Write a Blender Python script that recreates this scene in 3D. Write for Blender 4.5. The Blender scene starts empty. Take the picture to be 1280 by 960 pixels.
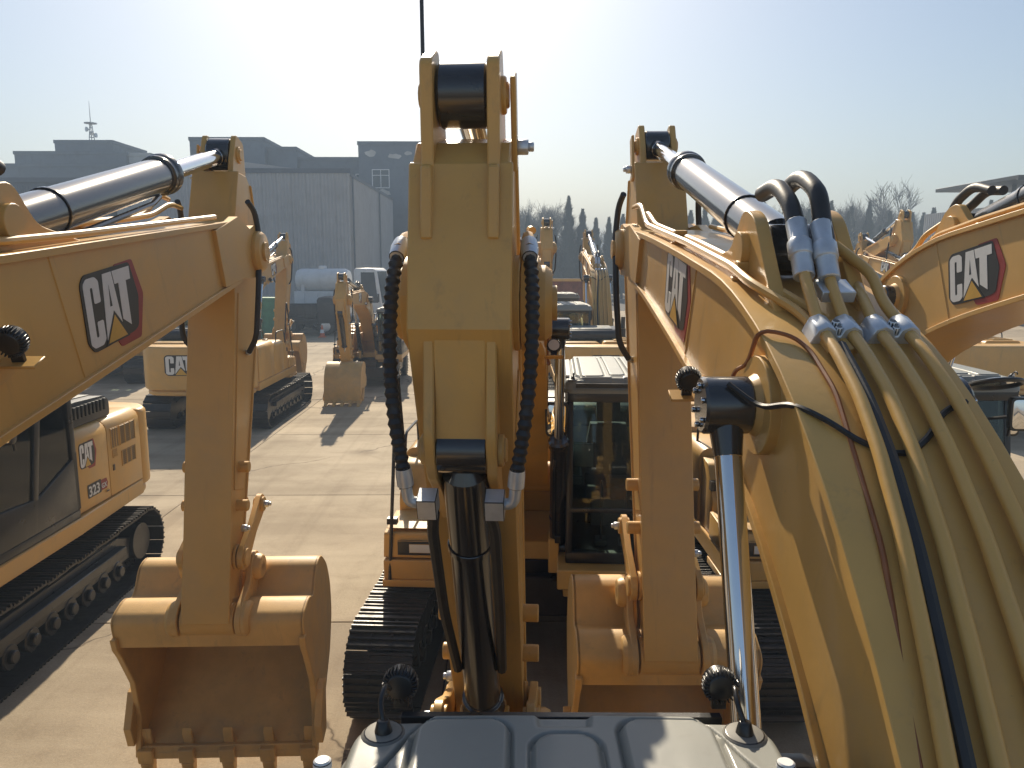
import bpy, bmesh, math, random
from mathutils import Matrix, Vector
R = math.radians
sin, cos, pi = math.sin, math.cos, math.pi
random.seed(7)
S = bpy.context.scene
COL = S.collection

# ------------------------------------------------------------------ camera, sky, sun, exposure
cam_d = bpy.data.cameras.new('camera'); cam = bpy.data.objects.new('camera', cam_d); COL.objects.link(cam)
cam.location = (0, 0, 4.1)
cam.rotation_euler = (R(90 - 8.87), 0, R(-0.6))
cam_d.sensor_width = 36; cam_d.lens = 961 / 1280 * 36
cam_d.clip_start = 0.05; cam_d.clip_end = 5000
S.camera = cam
SUN_EL, SUN_AZ = R(35), R(-7)          # azimuth measured from +Y towards +X
W = bpy.data.worlds.new('World'); S.world = W; W.use_nodes = True
nt = W.node_tree; bg = nt.nodes['Background']
sk = nt.nodes.new('ShaderNodeTexSky'); sk.sky_type = 'NISHITA'; sk.sun_disc = False
sk.sun_elevation = SUN_EL; sk.sun_rotation = SUN_AZ
sk.altitude = 50; sk.air_density = 1.15; sk.dust_density = 1.5; sk.ozone_density = 2.5
nt.links.new(sk.outputs[0], bg.inputs[0]); bg.inputs[1].default_value = 0.053
sun_d = bpy.data.lights.new('sun', 'SUN'); sun = bpy.data.objects.new('sun', sun_d); COL.objects.link(sun)
sun_d.energy = 3.6; sun_d.angle = R(0.6); sun_d.color = (1.0, 0.87, 0.68)
sdir = Vector((sin(SUN_AZ) * cos(SUN_EL), cos(SUN_AZ) * cos(SUN_EL), sin(SUN_EL)))
sun.rotation_euler = sdir.to_track_quat('Z', 'Y').to_euler(); sun.location = sdir * 60
S.view_settings.view_transform = 'Standard'; S.view_settings.look = 'None'
S.view_settings.exposure = 1.0; S.view_settings.gamma = 1.0
S.render.engine = 'CYCLES'
S.cycles.use_denoising = True
S.cycles.max_bounces = 7; S.cycles.diffuse_bounces = 3; S.cycles.glossy_bounces = 3
S.cycles.transparent_max_bounces = 12; S.cycles.volume_bounces = 0; S.cycles.sample_clamp_indirect = 6
S.cycles.caustics_reflective = False; S.cycles.caustics_refractive = False

# ------------------------------------------------------------------ materials
MATS = {}
def mat(name, col, rough=0.5, metal=0.0, var=0.10, scale=6.0, bump=0.0, bscale=60.0, coat=0.0, spec=0.5, rvar=0.0):
    m = bpy.data.materials.new(name); m.use_nodes = True; n = m.node_tree; p = n.nodes['Principled BSDF']
    p.inputs['Roughness'].default_value = rough; p.inputs['Metallic'].default_value = metal
    p.inputs['Specular IOR Level'].default_value = spec
    p.inputs['Coat Weight'].default_value = coat; p.inputs['Coat Roughness'].default_value = 0.12
    tc = n.nodes.new('ShaderNodeTexCoord'); oi = n.nodes.new('ShaderNodeObjectInfo')
    add = n.nodes.new('ShaderNodeVectorMath'); add.operation = 'ADD'
    n.links.new(tc.outputs['Object'], add.inputs[0]); n.links.new(oi.outputs['Location'], add.inputs[1])
    if var > 0:
        nz = n.nodes.new('ShaderNodeTexNoise'); nz.inputs['Scale'].default_value = scale
        nz.inputs['Detail'].default_value = 6; nz.inputs['Roughness'].default_value = 0.62
        n.links.new(add.outputs[0], nz.inputs['Vector'])
        rp = n.nodes.new('ShaderNodeValToRGB'); rp.color_ramp.elements[0].position = 0.3; rp.color_ramp.elements[1].position = 0.7
        lo = [max(0, c * (1 - var)) for c in col]; hi = [min(1, c * (1 + var)) for c in col]
        rp.color_ramp.elements[0].color = (*lo, 1); rp.color_ramp.elements[1].color = (*hi, 1)
        n.links.new(nz.outputs[0], rp.inputs[0]); n.links.new(rp.outputs[0], p.inputs['Base Color'])
        if rvar > 0:
            mr = n.nodes.new('ShaderNodeMapRange'); mr.inputs[3].default_value = max(0.03, rough - rvar); mr.inputs[4].default_value = min(1, rough + rvar)
            mr.inputs[1].default_value = 0.3; mr.inputs[2].default_value = 0.7
            n.links.new(nz.outputs[0], mr.inputs[0]); n.links.new(mr.outputs[0], p.inputs['Roughness'])
    else:
        p.inputs['Base Color'].default_value = (*col, 1)
    if bump > 0:
        b = n.nodes.new('ShaderNodeBump'); b.inputs['Strength'].default_value = bump; b.inputs['Distance'].default_value = 0.01
        nb = n.nodes.new('ShaderNodeTexNoise'); nb.inputs['Scale'].default_value = bscale; nb.inputs['Detail'].default_value = 4
        n.links.new(add.outputs[0], nb.inputs['Vector']); n.links.new(nb.outputs[0], b.inputs['Height']); n.links.new(b.outputs[0], p.inputs['Normal'])
    MATS[name] = m
    return m
def weather(m, amount, dust):
    """faint dust film, grease streaks running down and fine scuffs over a paint"""
    n = m.node_tree; L = n.links.new; p = n.nodes['Principled BSDF']; src = p.inputs['Base Color'].links[0].from_socket
    tc = n.nodes.new('ShaderNodeTexCoord'); oi = n.nodes.new('ShaderNodeObjectInfo'); ad = n.nodes.new('ShaderNodeVectorMath'); ad.operation = 'ADD'
    L(tc.outputs['Object'], ad.inputs[0]); L(oi.outputs['Location'], ad.inputs[1])
    def layer(scale, sc3, lo, hi, col, f, src):
        mp = n.nodes.new('ShaderNodeMapping'); mp.inputs['Scale'].default_value = sc3; L(ad.outputs[0], mp.inputs[0])
        z = n.nodes.new('ShaderNodeTexNoise'); z.inputs['Scale'].default_value = scale; z.inputs['Detail'].default_value = 8; z.inputs['Roughness'].default_value = .68; z.inputs['Distortion'].default_value = .5
        L(mp.outputs[0], z.inputs['Vector']); mr = n.nodes.new('ShaderNodeMapRange'); mr.inputs[1].default_value = lo; mr.inputs[2].default_value = hi; mr.inputs[4].default_value = f
        L(z.outputs[0], mr.inputs[0]); x = n.nodes.new('ShaderNodeMix'); x.data_type = 'RGBA'; L(mr.outputs[0], x.inputs[0]); L(src, x.inputs[6]); x.inputs[7].default_value = (*col, 1)
        return x.outputs[2]
    src = layer(1.3, (1,1,1), .50, .72, dust, amount, src)
    src = layer(3.0, (3.5,3.5,.35), .58, .74, [c*.55 for c in dust], amount*.8, src)
    src = layer(38, (1,1,.5), .66, .74, [c*.45 for c in dust], amount*.7, src)
    src = layer(26, (.4,1,1), .69, .75, [min(1,c*1.6) for c in dust], amount*.6, src)
    L(src, p.inputs['Base Color'])
    return m
YELLOW = mat("yellow_paint", (0.64, 0.375, 0.105), 0.42, 0, 0.07, 2.5, 0.05, 35, 0.14, 0.45, 0.08)
YDUST = mat("dusty_yellow_paint", (0.64, 0.39, 0.13), 0.5, 0, 0.12, 4, 0.06, 50, 0.05, 0.5, 0.08)
BLACK = mat('black_paint', (0.018, 0.018, 0.019), 0.35, 0, 0.25, 5, 0.05, 60, 0.1, 0.5, 0.1)
CYLP = mat('black_cylinder_paint', (0.030, 0.030, 0.031), 0.22, 0.0, 0.2, 4, 0, 60, 0.7, 0.6)
RUBBER = mat('rubber', (0.022, 0.021, 0.020), 0.6, 0, 0.25, 12, 0.1, 80)
HOSE = mat('hose_rubber', (0.025, 0.025, 0.026), 0.48, 0, 0.2, 12, 0.05, 90)
TRACK = mat('track_steel', (0.028, 0.026, 0.025), 0.42, 0.25, 0.4, 9, 0.15, 60, 0, 0.5, 0.12)
CHROME = mat('chrome', (0.72, 0.73, 0.75), 0.09, 1.0, 0.03, 3)
STEEL = mat('zinc_steel', (0.60, 0.64, 0.68), 0.36, 0.55, 0.12, 14, 0.05, 80)
ROOF = mat('grey_roof_paint', (0.25, 0.255, 0.228), 0.52, 0.0, 0.08, 3, 0.03, 60, 0.15, 0.5, 0.08)
COVER = mat('black_plastic', (0.025, 0.025, 0.027), 0.42, 0, 0.15, 8, 0.08, 120)
SEAT = mat('seat_fabric', (0.06, 0.062, 0.066), 0.85, 0, 0.2, 20, 0.2, 200)
INTER = mat('cab_plastic', (0.14, 0.14, 0.145), 0.6, 0, 0.15, 10)
WPRINT = mat('white_print', (0.72, 0.72, 0.70), 0.4, 0, 0.04, 6)
KPRINT = mat('black_print', (0.02, 0.02, 0.02), 0.4, 0, 0.1, 6)
RPRINT = mat('red_print', (0.30, 0.025, 0.02), 0.4, 0, 0.12, 6)
TPRINT = mat('yellow_print', (0.62, 0.36, 0.05), 0.4, 0, 0.08, 6)
COPPER = mat('orange_cable', (0.28, 0.10, 0.035), 0.5, 0, 0.2, 12)
WHITE = mat('white_paint', (0.74, 0.75, 0.75), 0.4, 0, 0.06, 2)
DARKV = mat('dark_vehicle_paint', (0.03, 0.032, 0.036), 0.5, 0, 0.3, 3)
GREENP = mat('green_tarp', (0.05, 0.20, 0.10), 0.6, 0, 0.2, 4)
RUST = mat('rusty_red_paint', (0.22, 0.075, 0.045), 0.65, 0, 0.35, 5)
CONE = mat('orange_cone', (0.6, 0.12, 0.03), 0.5, 0, 0.1, 5)
PALEB = mat('pale_cap', (0.75, 0.75, 0.73), 0.5, 0, 0.05, 5)
GLAND = mat('gland_plastic', (0.20, 0.19, 0.165), 0.6, 0, 0.1, 12)
MIRR = mat('mirror_glass', (0.8, 0.8, 0.8), 0.03, 1.0, 0.0)
BARK = mat('bark', (0.085, 0.07, 0.058), 0.9, 0, 0.3, 3)
TWIG = mat('twig', (0.13, 0.105, 0.085), 0.9, 0, 0.3, 3)
NEEDLE = mat('conifer_needles', (0.020, 0.034, 0.024), 0.85, 0, 0.45, 1.2)
def glass_mat(name, tint, refl):
    m = bpy.data.materials.new(name); m.use_nodes = True; n = m.node_tree
    n.nodes.remove(n.nodes['Principled BSDF']); out = n.nodes['Material Output']
    t = n.nodes.new('ShaderNodeBsdfTransparent'); t.inputs[0].default_value = (*tint, 1)
    g = n.nodes.new('ShaderNodeBsdfGlossy'); g.inputs['Roughness'].default_value = 0.03
    f = n.nodes.new('ShaderNodeFresnel'); f.inputs[0].default_value = refl
    nz = n.nodes.new('ShaderNodeTexNoise'); nz.inputs['Scale'].default_value = 1.5
    b = n.nodes.new('ShaderNodeBump'); b.inputs['Strength'].default_value = 0.05; b.inputs['Distance'].default_value = 0.02
    n.links.new(nz.outputs[0], b.inputs['Height']); n.links.new(b.outputs[0], g.inputs['Normal'])
    mx = n.nodes.new('ShaderNodeMixShader'); n.links.new(f.outputs[0], mx.inputs[0])
    n.links.new(t.outputs[0], mx.inputs[1]); n.links.new(g.outputs[0], mx.inputs[2]); n.links.new(mx.outputs[0], out.inputs[0])
    return m
GLASS = glass_mat('cab_glass', (0.80, 0.88, 0.85), 1.45)
WINGLASS = mat('dark_window_glass', (0.05, 0.07, 0.09), 0.12, 0, 0.3, 0.4)

weather(YELLOW, .42, (0.42, 0.31, 0.17)); weather(YDUST, .5, (0.40, 0.31, 0.19)); weather(ROOF, .35, (0.30, 0.28, 0.23)); weather(BLACK, .25, (0.10, 0.09, 0.075)); weather(TRACK, .45, (0.11, 0.095, 0.075)); weather(WHITE, .3, (0.42, 0.40, 0.36))
def concrete_mat():
    m = bpy.data.materials.new('concrete'); m.use_nodes = True; n = m.node_tree; p = n.nodes['Principled BSDF']; L = n.links.new
    geo = n.nodes.new('ShaderNodeNewGeometry'); oi = n.nodes.new('ShaderNodeObjectInfo')
    def noise(sc, det=6, ro=0.6, dist=0.0, vec=None):
        z = n.nodes.new('ShaderNodeTexNoise'); z.inputs['Scale'].default_value = sc; z.inputs['Detail'].default_value = det
        z.inputs['Roughness'].default_value = ro; z.inputs['Distortion'].default_value = dist
        L(vec or geo.outputs['Position'], z.inputs['Vector']); return z
    def ramp(src, a, b, ca, cb):
        r = n.nodes.new('ShaderNodeValToRGB'); r.color_ramp.elements[0].position = a; r.color_ramp.elements[1].position = b
        r.color_ramp.elements[0].color = (*ca, 1); r.color_ramp.elements[1].color = (*cb, 1); L(src, r.inputs[0]); return r
    def mult(a, b, f=1.0):
        x = n.nodes.new('ShaderNodeMix'); x.data_type = 'RGBA'; x.blend_type = 'MULTIPLY'; x.inputs[0].default_value = f
        L(a, x.inputs[6]); L(b, x.inputs[7]); return x.outputs[2]
    base = ramp(noise(0.35, 8, 0.62).outputs[0], 0.32, 0.68, (0.36, 0.295, 0.205), (0.52, 0.435, 0.315))
    st = n.nodes.new('ShaderNodeMapping'); st.inputs['Scale'].default_value = (0.12, 0.9, 1); L(geo.outputs['Position'], st.inputs[0])
    streak = ramp(noise(0.8, 6, 0.6, 0.4, st.outputs[0]).outputs[0], 0.36, 0.58, (0.66, 0.63, 0.60), (1, 1, 1))
    c = mult(base.outputs[0], streak.outputs[0], 0.8)
    blotch = ramp(noise(1.7, 7, 0.7, 0.6).outputs[0], 0.30, 0.50, (0.70, 0.66, 0.62), (1, 1, 1)); c = mult(c, blotch.outputs[0], 0.55)
    fine = ramp(noise(45, 3, 0.7).outputs[0], 0.3, 0.7, (0.88, 0.88, 0.88), (1.08, 1.08, 1.08)); c = mult(c, fine.outputs[0], 1)
    sp = n.nodes.new('ShaderNodeTexVoronoi'); sp.inputs['Scale'].default_value = .55; sp.inputs['Randomness'].default_value = 1
    sw = n.nodes.new('ShaderNodeVectorMath'); sw.operation = 'MULTIPLY_ADD'; sw.inputs[1].default_value = (.5,.5,0); L(noise(2.2, 4).outputs[1], sw.inputs[0]); L(geo.outputs['Position'], sw.inputs[2]); L(sw.outputs[0], sp.inputs['Vector'])
    c = mult(c, ramp(sp.outputs['Distance'], .06, .20, (.52,.49,.46), (1,1,1)).outputs[0], .55)
    tm = n.nodes.new('ShaderNodeMapping'); tm.inputs['Scale'].default_value = (2.2, .05, 1); L(geo.outputs['Position'], tm.inputs[0])
    c = mult(c, ramp(noise(1.0, 5, .6, 0, tm.outputs[0]).outputs[0], .36, .50, (.80,.78,.76), (1,1,1)).outputs[0], .6)
    c = mult(c, ramp(noise(160, 2, .8).outputs[0], .30, .42, (.72,.70,.68), (1,1,1)).outputs[0], .7)
    rnd = ramp(oi.outputs['Random'], 0, 1, (0.86, 0.85, 0.84), (1.08, 1.06, 1.02)); c = mult(c, rnd.outputs[0], 1)
    # hairline cracks
    wn = noise(0.9, 4, 0.6); ad = n.nodes.new('ShaderNodeVectorMath'); ad.operation = 'MULTIPLY_ADD'
    ad.inputs[1].default_value = (1.3, 1.3, 0); L(wn.outputs[1], ad.inputs[0]); L(geo.outputs['Position'], ad.inputs[2])
    vo = n.nodes.new('ShaderNodeTexVoronoi'); vo.feature = 'DISTANCE_TO_EDGE'; vo.inputs['Scale'].default_value = 0.16; L(ad.outputs[0], vo.inputs['Vector'])
    cr = ramp(vo.outputs['Distance'], 0.0008, 0.0050, (0.30, 0.26, 0.23), (1, 1, 1))
    mk = ramp(noise(0.22, 2).outputs[0], 0.40, 0.46, (0, 0, 0), (1, 1, 1))
    x = n.nodes.new('ShaderNodeMix'); x.data_type = 'RGBA'; x.blend_type = 'MULTIPLY'; L(mk.outputs[0], x.inputs[0]); L(c, x.inputs[6]); L(cr.outputs[0], x.inputs[7])
    L(x.outputs[2], p.inputs['Base Color']); p.inputs['Roughness'].default_value = 0.85; p.inputs['Specular IOR Level'].default_value = 0.3
    b = n.nodes.new('ShaderNodeBump'); b.inputs['Strength'].default_value = 0.25; b.inputs['Distance'].default_value = 0.02
    L(noise(30, 5, 0.7).outputs[0], b.inputs['Height']); L(b.outputs[0], p.inputs['Normal'])
    return m
CONCRETE = concrete_mat()
EARTH = mat('yard_earth', (0.24, 0.20, 0.15), 0.95, 0, 0.25, 0.15, 0.2, 8)
CLADW = mat('corrugated_cladding', (0.42, 0.43, 0.44), 0.6, 0, 0.10, 0.5)
CLADD = mat('dark_cladding', (0.13, 0.155, 0.19), 0.65, 0, 0.12, 0.4)
RENDERW = mat('grey_render', (0.13, 0.16, 0.20), 0.85, 0, 0.18, 0.25)
RENDERP = mat('pale_render', (0.52, 0.51, 0.48), 0.85, 0, 0.18, 0.6)

weather(RENDERW, .6, (0.08, 0.095, 0.115)); weather(CLADW, .35, (0.27, 0.26, 0.25)); weather(CLADD, .4, (0.07, 0.075, 0.08)); weather(RUBBER, .4, (0.11,.095,.075))

# ------------------------------------------------------------------ mesh builder
class MB:
    def __init__(s): s.v = []; s.f = []; s.m = []
    def add(s, vs, fs, mi=0, M=None):
        o = len(s.v)
        s.v += [tuple(M @ Vector(p)) if M else tuple(p) for p in vs]
        s.f += [tuple(i + o for i in f) for f in fs]; s.m += [mi] * len(fs)
        return s
    def box(s, x0, x1, y0, y1, z0, z1, mi=0, M=None):
        return s.add([(x0,y0,z0),(x1,y0,z0),(x1,y1,z0),(x0,y1,z0),(x0,y0,z1),(x1,y0,z1),(x1,y1,z1),(x0,y1,z1)],
                     [(0,3,2,1),(4,5,6,7),(0,1,5,4),(1,2,6,5),(2,3,7,6),(3,0,4,7)], mi, M)
    def prism(s, poly, a0, a1, ax='x', mi=0, M=None):
        """poly in the two other axes: ax x -> (y,z), y -> (x,z), z -> (x,y)"""
        mk = {'x': lambda a,p: (a,p[0],p[1]), 'y': lambda a,p: (p[0],a,p[1]), 'z': lambda a,p: (p[0],p[1],a)}[ax]
        ar = sum(poly[i][0]*poly[(i+1)%len(poly)][1]-poly[(i+1)%len(poly)][0]*poly[i][1] for i in range(len(poly)))
        P = list(poly) if (ar > 0) != (ax == 'y') else list(poly)[::-1]
        n = len(P)
        vs = [mk(a0,p) for p in P] + [mk(a1,p) for p in P]
        fs = [tuple(range(n))[::-1], tuple(range(n, 2*n))] + [(i, (i+1)%n, n+(i+1)%n, n+i) for i in range(n)]
        return s.add(vs, fs, mi, M)
    def cyl(s, p0, p1, r0, r1=None, n=16, mi=0, cap=True, M=None):
        return s.lathe([(r0, 0), (r0 if r1 is None else r1, 1)], p0, p1, n, mi, cap, M)
    def lathe(s, prof, p0, p1, n=16, mi=0, cap=True, M=None):
        """prof (r, k) with k along p0 -> p1 in 0..1"""
        p0 = Vector(p0); p1 = Vector(p1); d = p1 - p0; q = d.to_track_quat('Z', 'Y')
        ex = q @ Vector((1,0,0)); ey = q @ Vector((0,1,0)); vs = []; fs = []
        for r, k in prof:
            c = p0 + d * k
            for i in range(n):
                a = 2*pi*i/n; vs.append(c + ex*(r*cos(a)) + ey*(r*sin(a)))
        for j in range(len(prof)-1):
            for i in range(n):
                fs.append((j*n+i, j*n+(i+1)%n, (j+1)*n+(i+1)%n, (j+1)*n+i))
        if cap:
            fs.append(tuple(range(n))[::-1]); fs.append(tuple(range((len(prof)-1)*n, len(prof)*n)))
        return s.add(vs, fs, mi, M)
    def tube(s, pts, r, n=8, mi=0, fillet=0.0, closed=False, M=None):
        pts = [Vector(p) for p in pts]
        if fillet > 0: pts = fil(pts, fillet, closed)
        N = len(pts); vs = []; fs = []; up = None
        for i, p in enumerate(pts):
            if closed: d = pts[(i+1)%N] - pts[i-1]
            else: d = (pts[min(i+1,N-1)] - pts[max(i-1,0)])
            d.normalize()
            if up is None:
                up = Vector((0,0,1)) if abs(d.z) < 0.9 else Vector((1,0,0))
            ex = (up - d * up.dot(d)); ex.normalize(); ey = d.cross(ex); up = ex
            rr = r[i] if isinstance(r, (list, tuple)) else r
            for k in range(n):
                a = 2*pi*k/n; vs.append(p + ex*(rr*cos(a)) + ey*(rr*sin(a)))
        for j in range(N if closed else N-1):
            for i in range(n):
                J = (j+1) % N
                fs.append((j*n+i, j*n+(i+1)%n, J*n+(i+1)%n, J*n+i))
        if not closed:
            fs.append(tuple(range(n))[::-1]); fs.append(tuple(range((N-1)*n, N*n)))
        return s.add(vs, fs, mi, M)
    def ring(s, c, axis, r0, r1, h, n=20, mi=0):
        c = Vector(c); a = Vector(axis).normalized() * h / 2
        p0, p1 = c - a, c + a
        q = (p1-p0).to_track_quat('Z','Y'); ex = q @ Vector((1,0,0)); ey = q @ Vector((0,1,0)); vs = []; fs = []
        for r, p in ((r0,p0),(r1,p0),(r1,p1),(r0,p1)):
            for i in range(n):
                t = 2*pi*i/n; vs.append(p + ex*(r*cos(t)) + ey*(r*sin(t)))
        for j in range(4):
            for i in range(n):
                fs.append((j*n+i, j*n+(i+1)%n, ((j+1)%4)*n+(i+1)%n, ((j+1)%4)*n+i))
        return s.add(vs, fs, mi)
    def mesh(s, name, mats, bevel=0.0, seg=2, smooth=38, ang=40):
        me = bpy.data.meshes.new(name); me.from_pydata(s.v, [], s.f)
        for m in (mats if isinstance(mats, (list, tuple)) else [mats]): me.materials.append(m)
        me.polygons.foreach_set('material_index', s.m)
        bm = bmesh.new(); bm.from_mesh(me); bmesh.ops.recalc_face_normals(bm, faces=bm.faces)
        if bevel > 0:
            es = [e for e in bm.edges if len(e.link_faces) == 2 and e.calc_face_angle(0) > R(ang)]
            bmesh.ops.bevel(bm, geom=es, offset=bevel, segments=seg, affect='EDGES', clamp_overlap=True, profile=0.5)
        bm.to_mesh(me); bm.free()
        if smooth:
            me.polygons.foreach_set('use_smooth', [True] * len(me.polygons)); me.set_sharp_from_angle(angle=R(smooth))
        return me
def fil(pts, f, closed=False):
    out = []; N = len(pts)
    for i, p in enumerate(pts):
        if not closed and i in (0, N-1): out.append(p); continue
        a = pts[i-1] - p; b = pts[(i+1)%N] - p
        k = min(f, a.length*0.48, b.length*0.48)
        pa = p + a.normalized()*k; pb = p + b.normalized()*k
        for j in range(5):
            t = j/4; out.append(pa*(1-t)**2 + p*2*t*(1-t) + pb*t*t)
    return out
def rrect(x0, x1, y0, y1, r, n=4):
    P = []
    for cx, cy, a0 in ((x1-r,y1-r,0),(x0+r,y1-r,90),(x0+r,y0+r,180),(x1-r,y0+r,270)):
        for i in range(n+1):
            a = R(a0 + 90*i/n); P.append((cx + r*cos(a), cy + r*sin(a)))
    return P
def smooth_poly(P, f, closed=True):
    return [(p.x, p.y) for p in fil([Vector((a,b,0)) for a,b in P], f, closed)]

def obj(name, me, parent=None, M=None, label=None):
    o = bpy.data.objects.new(name, me); COL.objects.link(o)
    if parent: o.parent = parent
    if M is not None: o.matrix_local = M
    if label: o['label'] = label
    return o
def tag(o, label, cat, group=None):
    o['label'] = label; o['category'] = cat
    if group: o['group'] = group
    return o
def thing(name, label, cat, M, group=None):
    o = bpy.data.objects.new(name, None); COL.objects.link(o); o.matrix_world = M; o.empty_display_size = 0.2
    return tag(o, label, cat, group)
def T(x, y, z): return Matrix.Translation((x, y, z))
def RX(a): return Matrix.Rotation(a, 4, 'X')
def RY(a): return Matrix.Rotation(a, 4, 'Y')
def RZ(a): return Matrix.Rotation(a, 4, 'Z')
ME = {}
def cached(fn):
    def g(*a):
        k = (fn.__name__,) + a
        if k not in ME: ME[k] = fn(*a)
        return ME[k]
    return g

# ------------------------------------------------------------------ excavator meshes
SW = 0.18                     # half width of the stick
BW = 0.235                    # half width of the boom box
FOOT = (0.15, 1.78)           # boom foot pin (y, z)
PIN = (5.60, 0.20)            # boom tip pin in boom coordinates
CB = (3.02, 1.27)             # stick cylinder base pin in boom coordinates
BOSS = (2.32, 1.03)           # lift cylinder pin in boom coordinates
TAIL = (-0.78, -0.05)         # stick tail pin (u, w)
BCB = (0.33, 0.545)            # bucket cylinder base pin (u, w)
IDL = (2.42, 0.02)            # idler link pin (u, w)
SL = 2.88                     # stick length
BP2 = (-0.24, 0.36)           # second bucket pin (b1, b2)

CL = [(0,0,.16),(.5,.30,.2),(1.0,.60,.225),(1.5,.80,.25),(2.0,.915,.265),(2.4,.945,.27),(2.9,.905,.262),(3.4,.80,.237),(4.0,.655,.208),(4.6,.50,.18),(5.2,.325,.16)]
CL2 = [(0,0,.16),(.5,.36,.2),(1.0,.72,.24),(1.5,.96,.27),(1.9,1.075,.275),(2.4,1.0,.258),(2.9,.883,.24),(3.4,.766,.223),(4.0,.626,.202),(4.6,.485,.181),(5.2,.345,.16)]
def spl(s, k, L=CL):
    for i in range(len(L)-1):
        if L[i][0] <= s <= L[i+1][0]:
            p0 = L[max(i-1,0)]; p1 = L[i]; p2 = L[i+1]; p3 = L[min(i+2,len(L)-1)]
            t = (s-p1[0])/(p2[0]-p1[0]); h = p2[0]-p1[0]
            m1 = (p2[k]-p0[k])/(p2[0]-p0[0])*h; m2 = (p3[k]-p1[k])/(p3[0]-p1[0])*h
            return (2*t**3-3*t*t+1)*p1[k]+(t**3-2*t*t+t)*m1+(-2*t**3+3*t*t)*p2[k]+(t**3-t*t)*m2
    return L[-1][k]
def prof(k): return CL2 if k > 1.2 else CL
def btop(s, k=1.0): return spl(s,1,prof(k)) + spl(s,2,prof(k))*k
def bbot(s, k=1.0): return spl(s,1,prof(k)) - spl(s,2,prof(k))*k

@cached
def boom_mesh(k, seam=3.42):
    b = MB(); ss = [0.12 + i*(5.2-0.12)/34 for i in range(35)]
    top = [(s, btop(s,k)) for s in ss]; bot = [(s, bbot(s,k)) for s in ss]
    b.prism(top[::-1] + bot, -BW, BW)
    for L_, sg in ((top, 1), (bot, -1)):                 # flange plates proud of the side plates
        o2 = [(p[0], p[1] + sg*0.022) for p in L_]; i2 = [(p[0], p[1] - sg*0.012) for p in L_]
        b.prism(o2[::-1] + i2, -BW-0.022, BW+0.022)
    # foot bosses, boss for the lift cylinder, nose plates
    b.cyl((-BW-0.06,0,0),(BW+0.06,0,0),0.17,n=24)
    for sx in (-1, 1):
        b.lathe([(0.185,0),(0.185,0.12),(0.16,0.2),(0.16,1)],(sx*(BW-0.01),*BOSS),(sx*(BW+0.035),*BOSS),24)
        b.lathe([(0.105,0),(0.085,0.25),(0.075,1)],(sx*(BW+0.03),*BOSS),(sx*(BW+0.15),*BOSS),20)
        np_ = [(4.85,btop(4.85,k)-0.02),(5.3,btop(5.2,k)+0.02),(5.52,0.40)] + [(PIN[0]+0.19*cos(R(a)),PIN[1]+0.19*sin(R(a))) for a in (80,50,20,-10,-40,-70,-100)] + [(5.2,bbot(5.2,k)+0.0),(4.85,bbot(4.85,k)+0.02)]
        b.prism(np_, sx*0.195, sx*0.262)
        b.lathe([(0.15,0),(0.15,0.5),(0.13,1)],(sx*0.26,*PIN),(sx*0.315,*PIN),24)
        b.cyl((sx*0.31,*PIN),(sx*0.335,*PIN),0.07,n=16)
        # stick cylinder bracket plates
        br = smooth_poly([(2.55,btop(2.55,k)),(2.75,1.30),(2.98,1.42),(3.12,1.40),(3.2,1.2),(3.55,btop(3.55,k)),(3.3,btop(3.3,k)-.02),(2.9,btop(2.9,k)-.02)], .06)
        b.prism(br, sx*0.115, sx*0.165)
        b.cyl((sx*0.16,*CB),(sx*0.195,*CB),0.07,n=18)
    # pin through nose
    b.cyl((-0.2,*PIN),(0.2,*PIN),0.06,n=12)
    # cross plate at the nose and weld seam strips
    b.box(-0.2,0.2,5.1,5.22,bbot(5.2,k)+.03,btop(5.2,k)-.03)
    for s0 in (seam, 4.98):
        for sx in (-1,1):
            b.box(sx*BW-0.004, sx*BW+0.004, s0, s0+0.016, bbot(s0,k)+.015, btop(s0,k)-.015)
    return b.mesh('boom', YELLOW, 0.006, 1, 30, 50)

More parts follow.
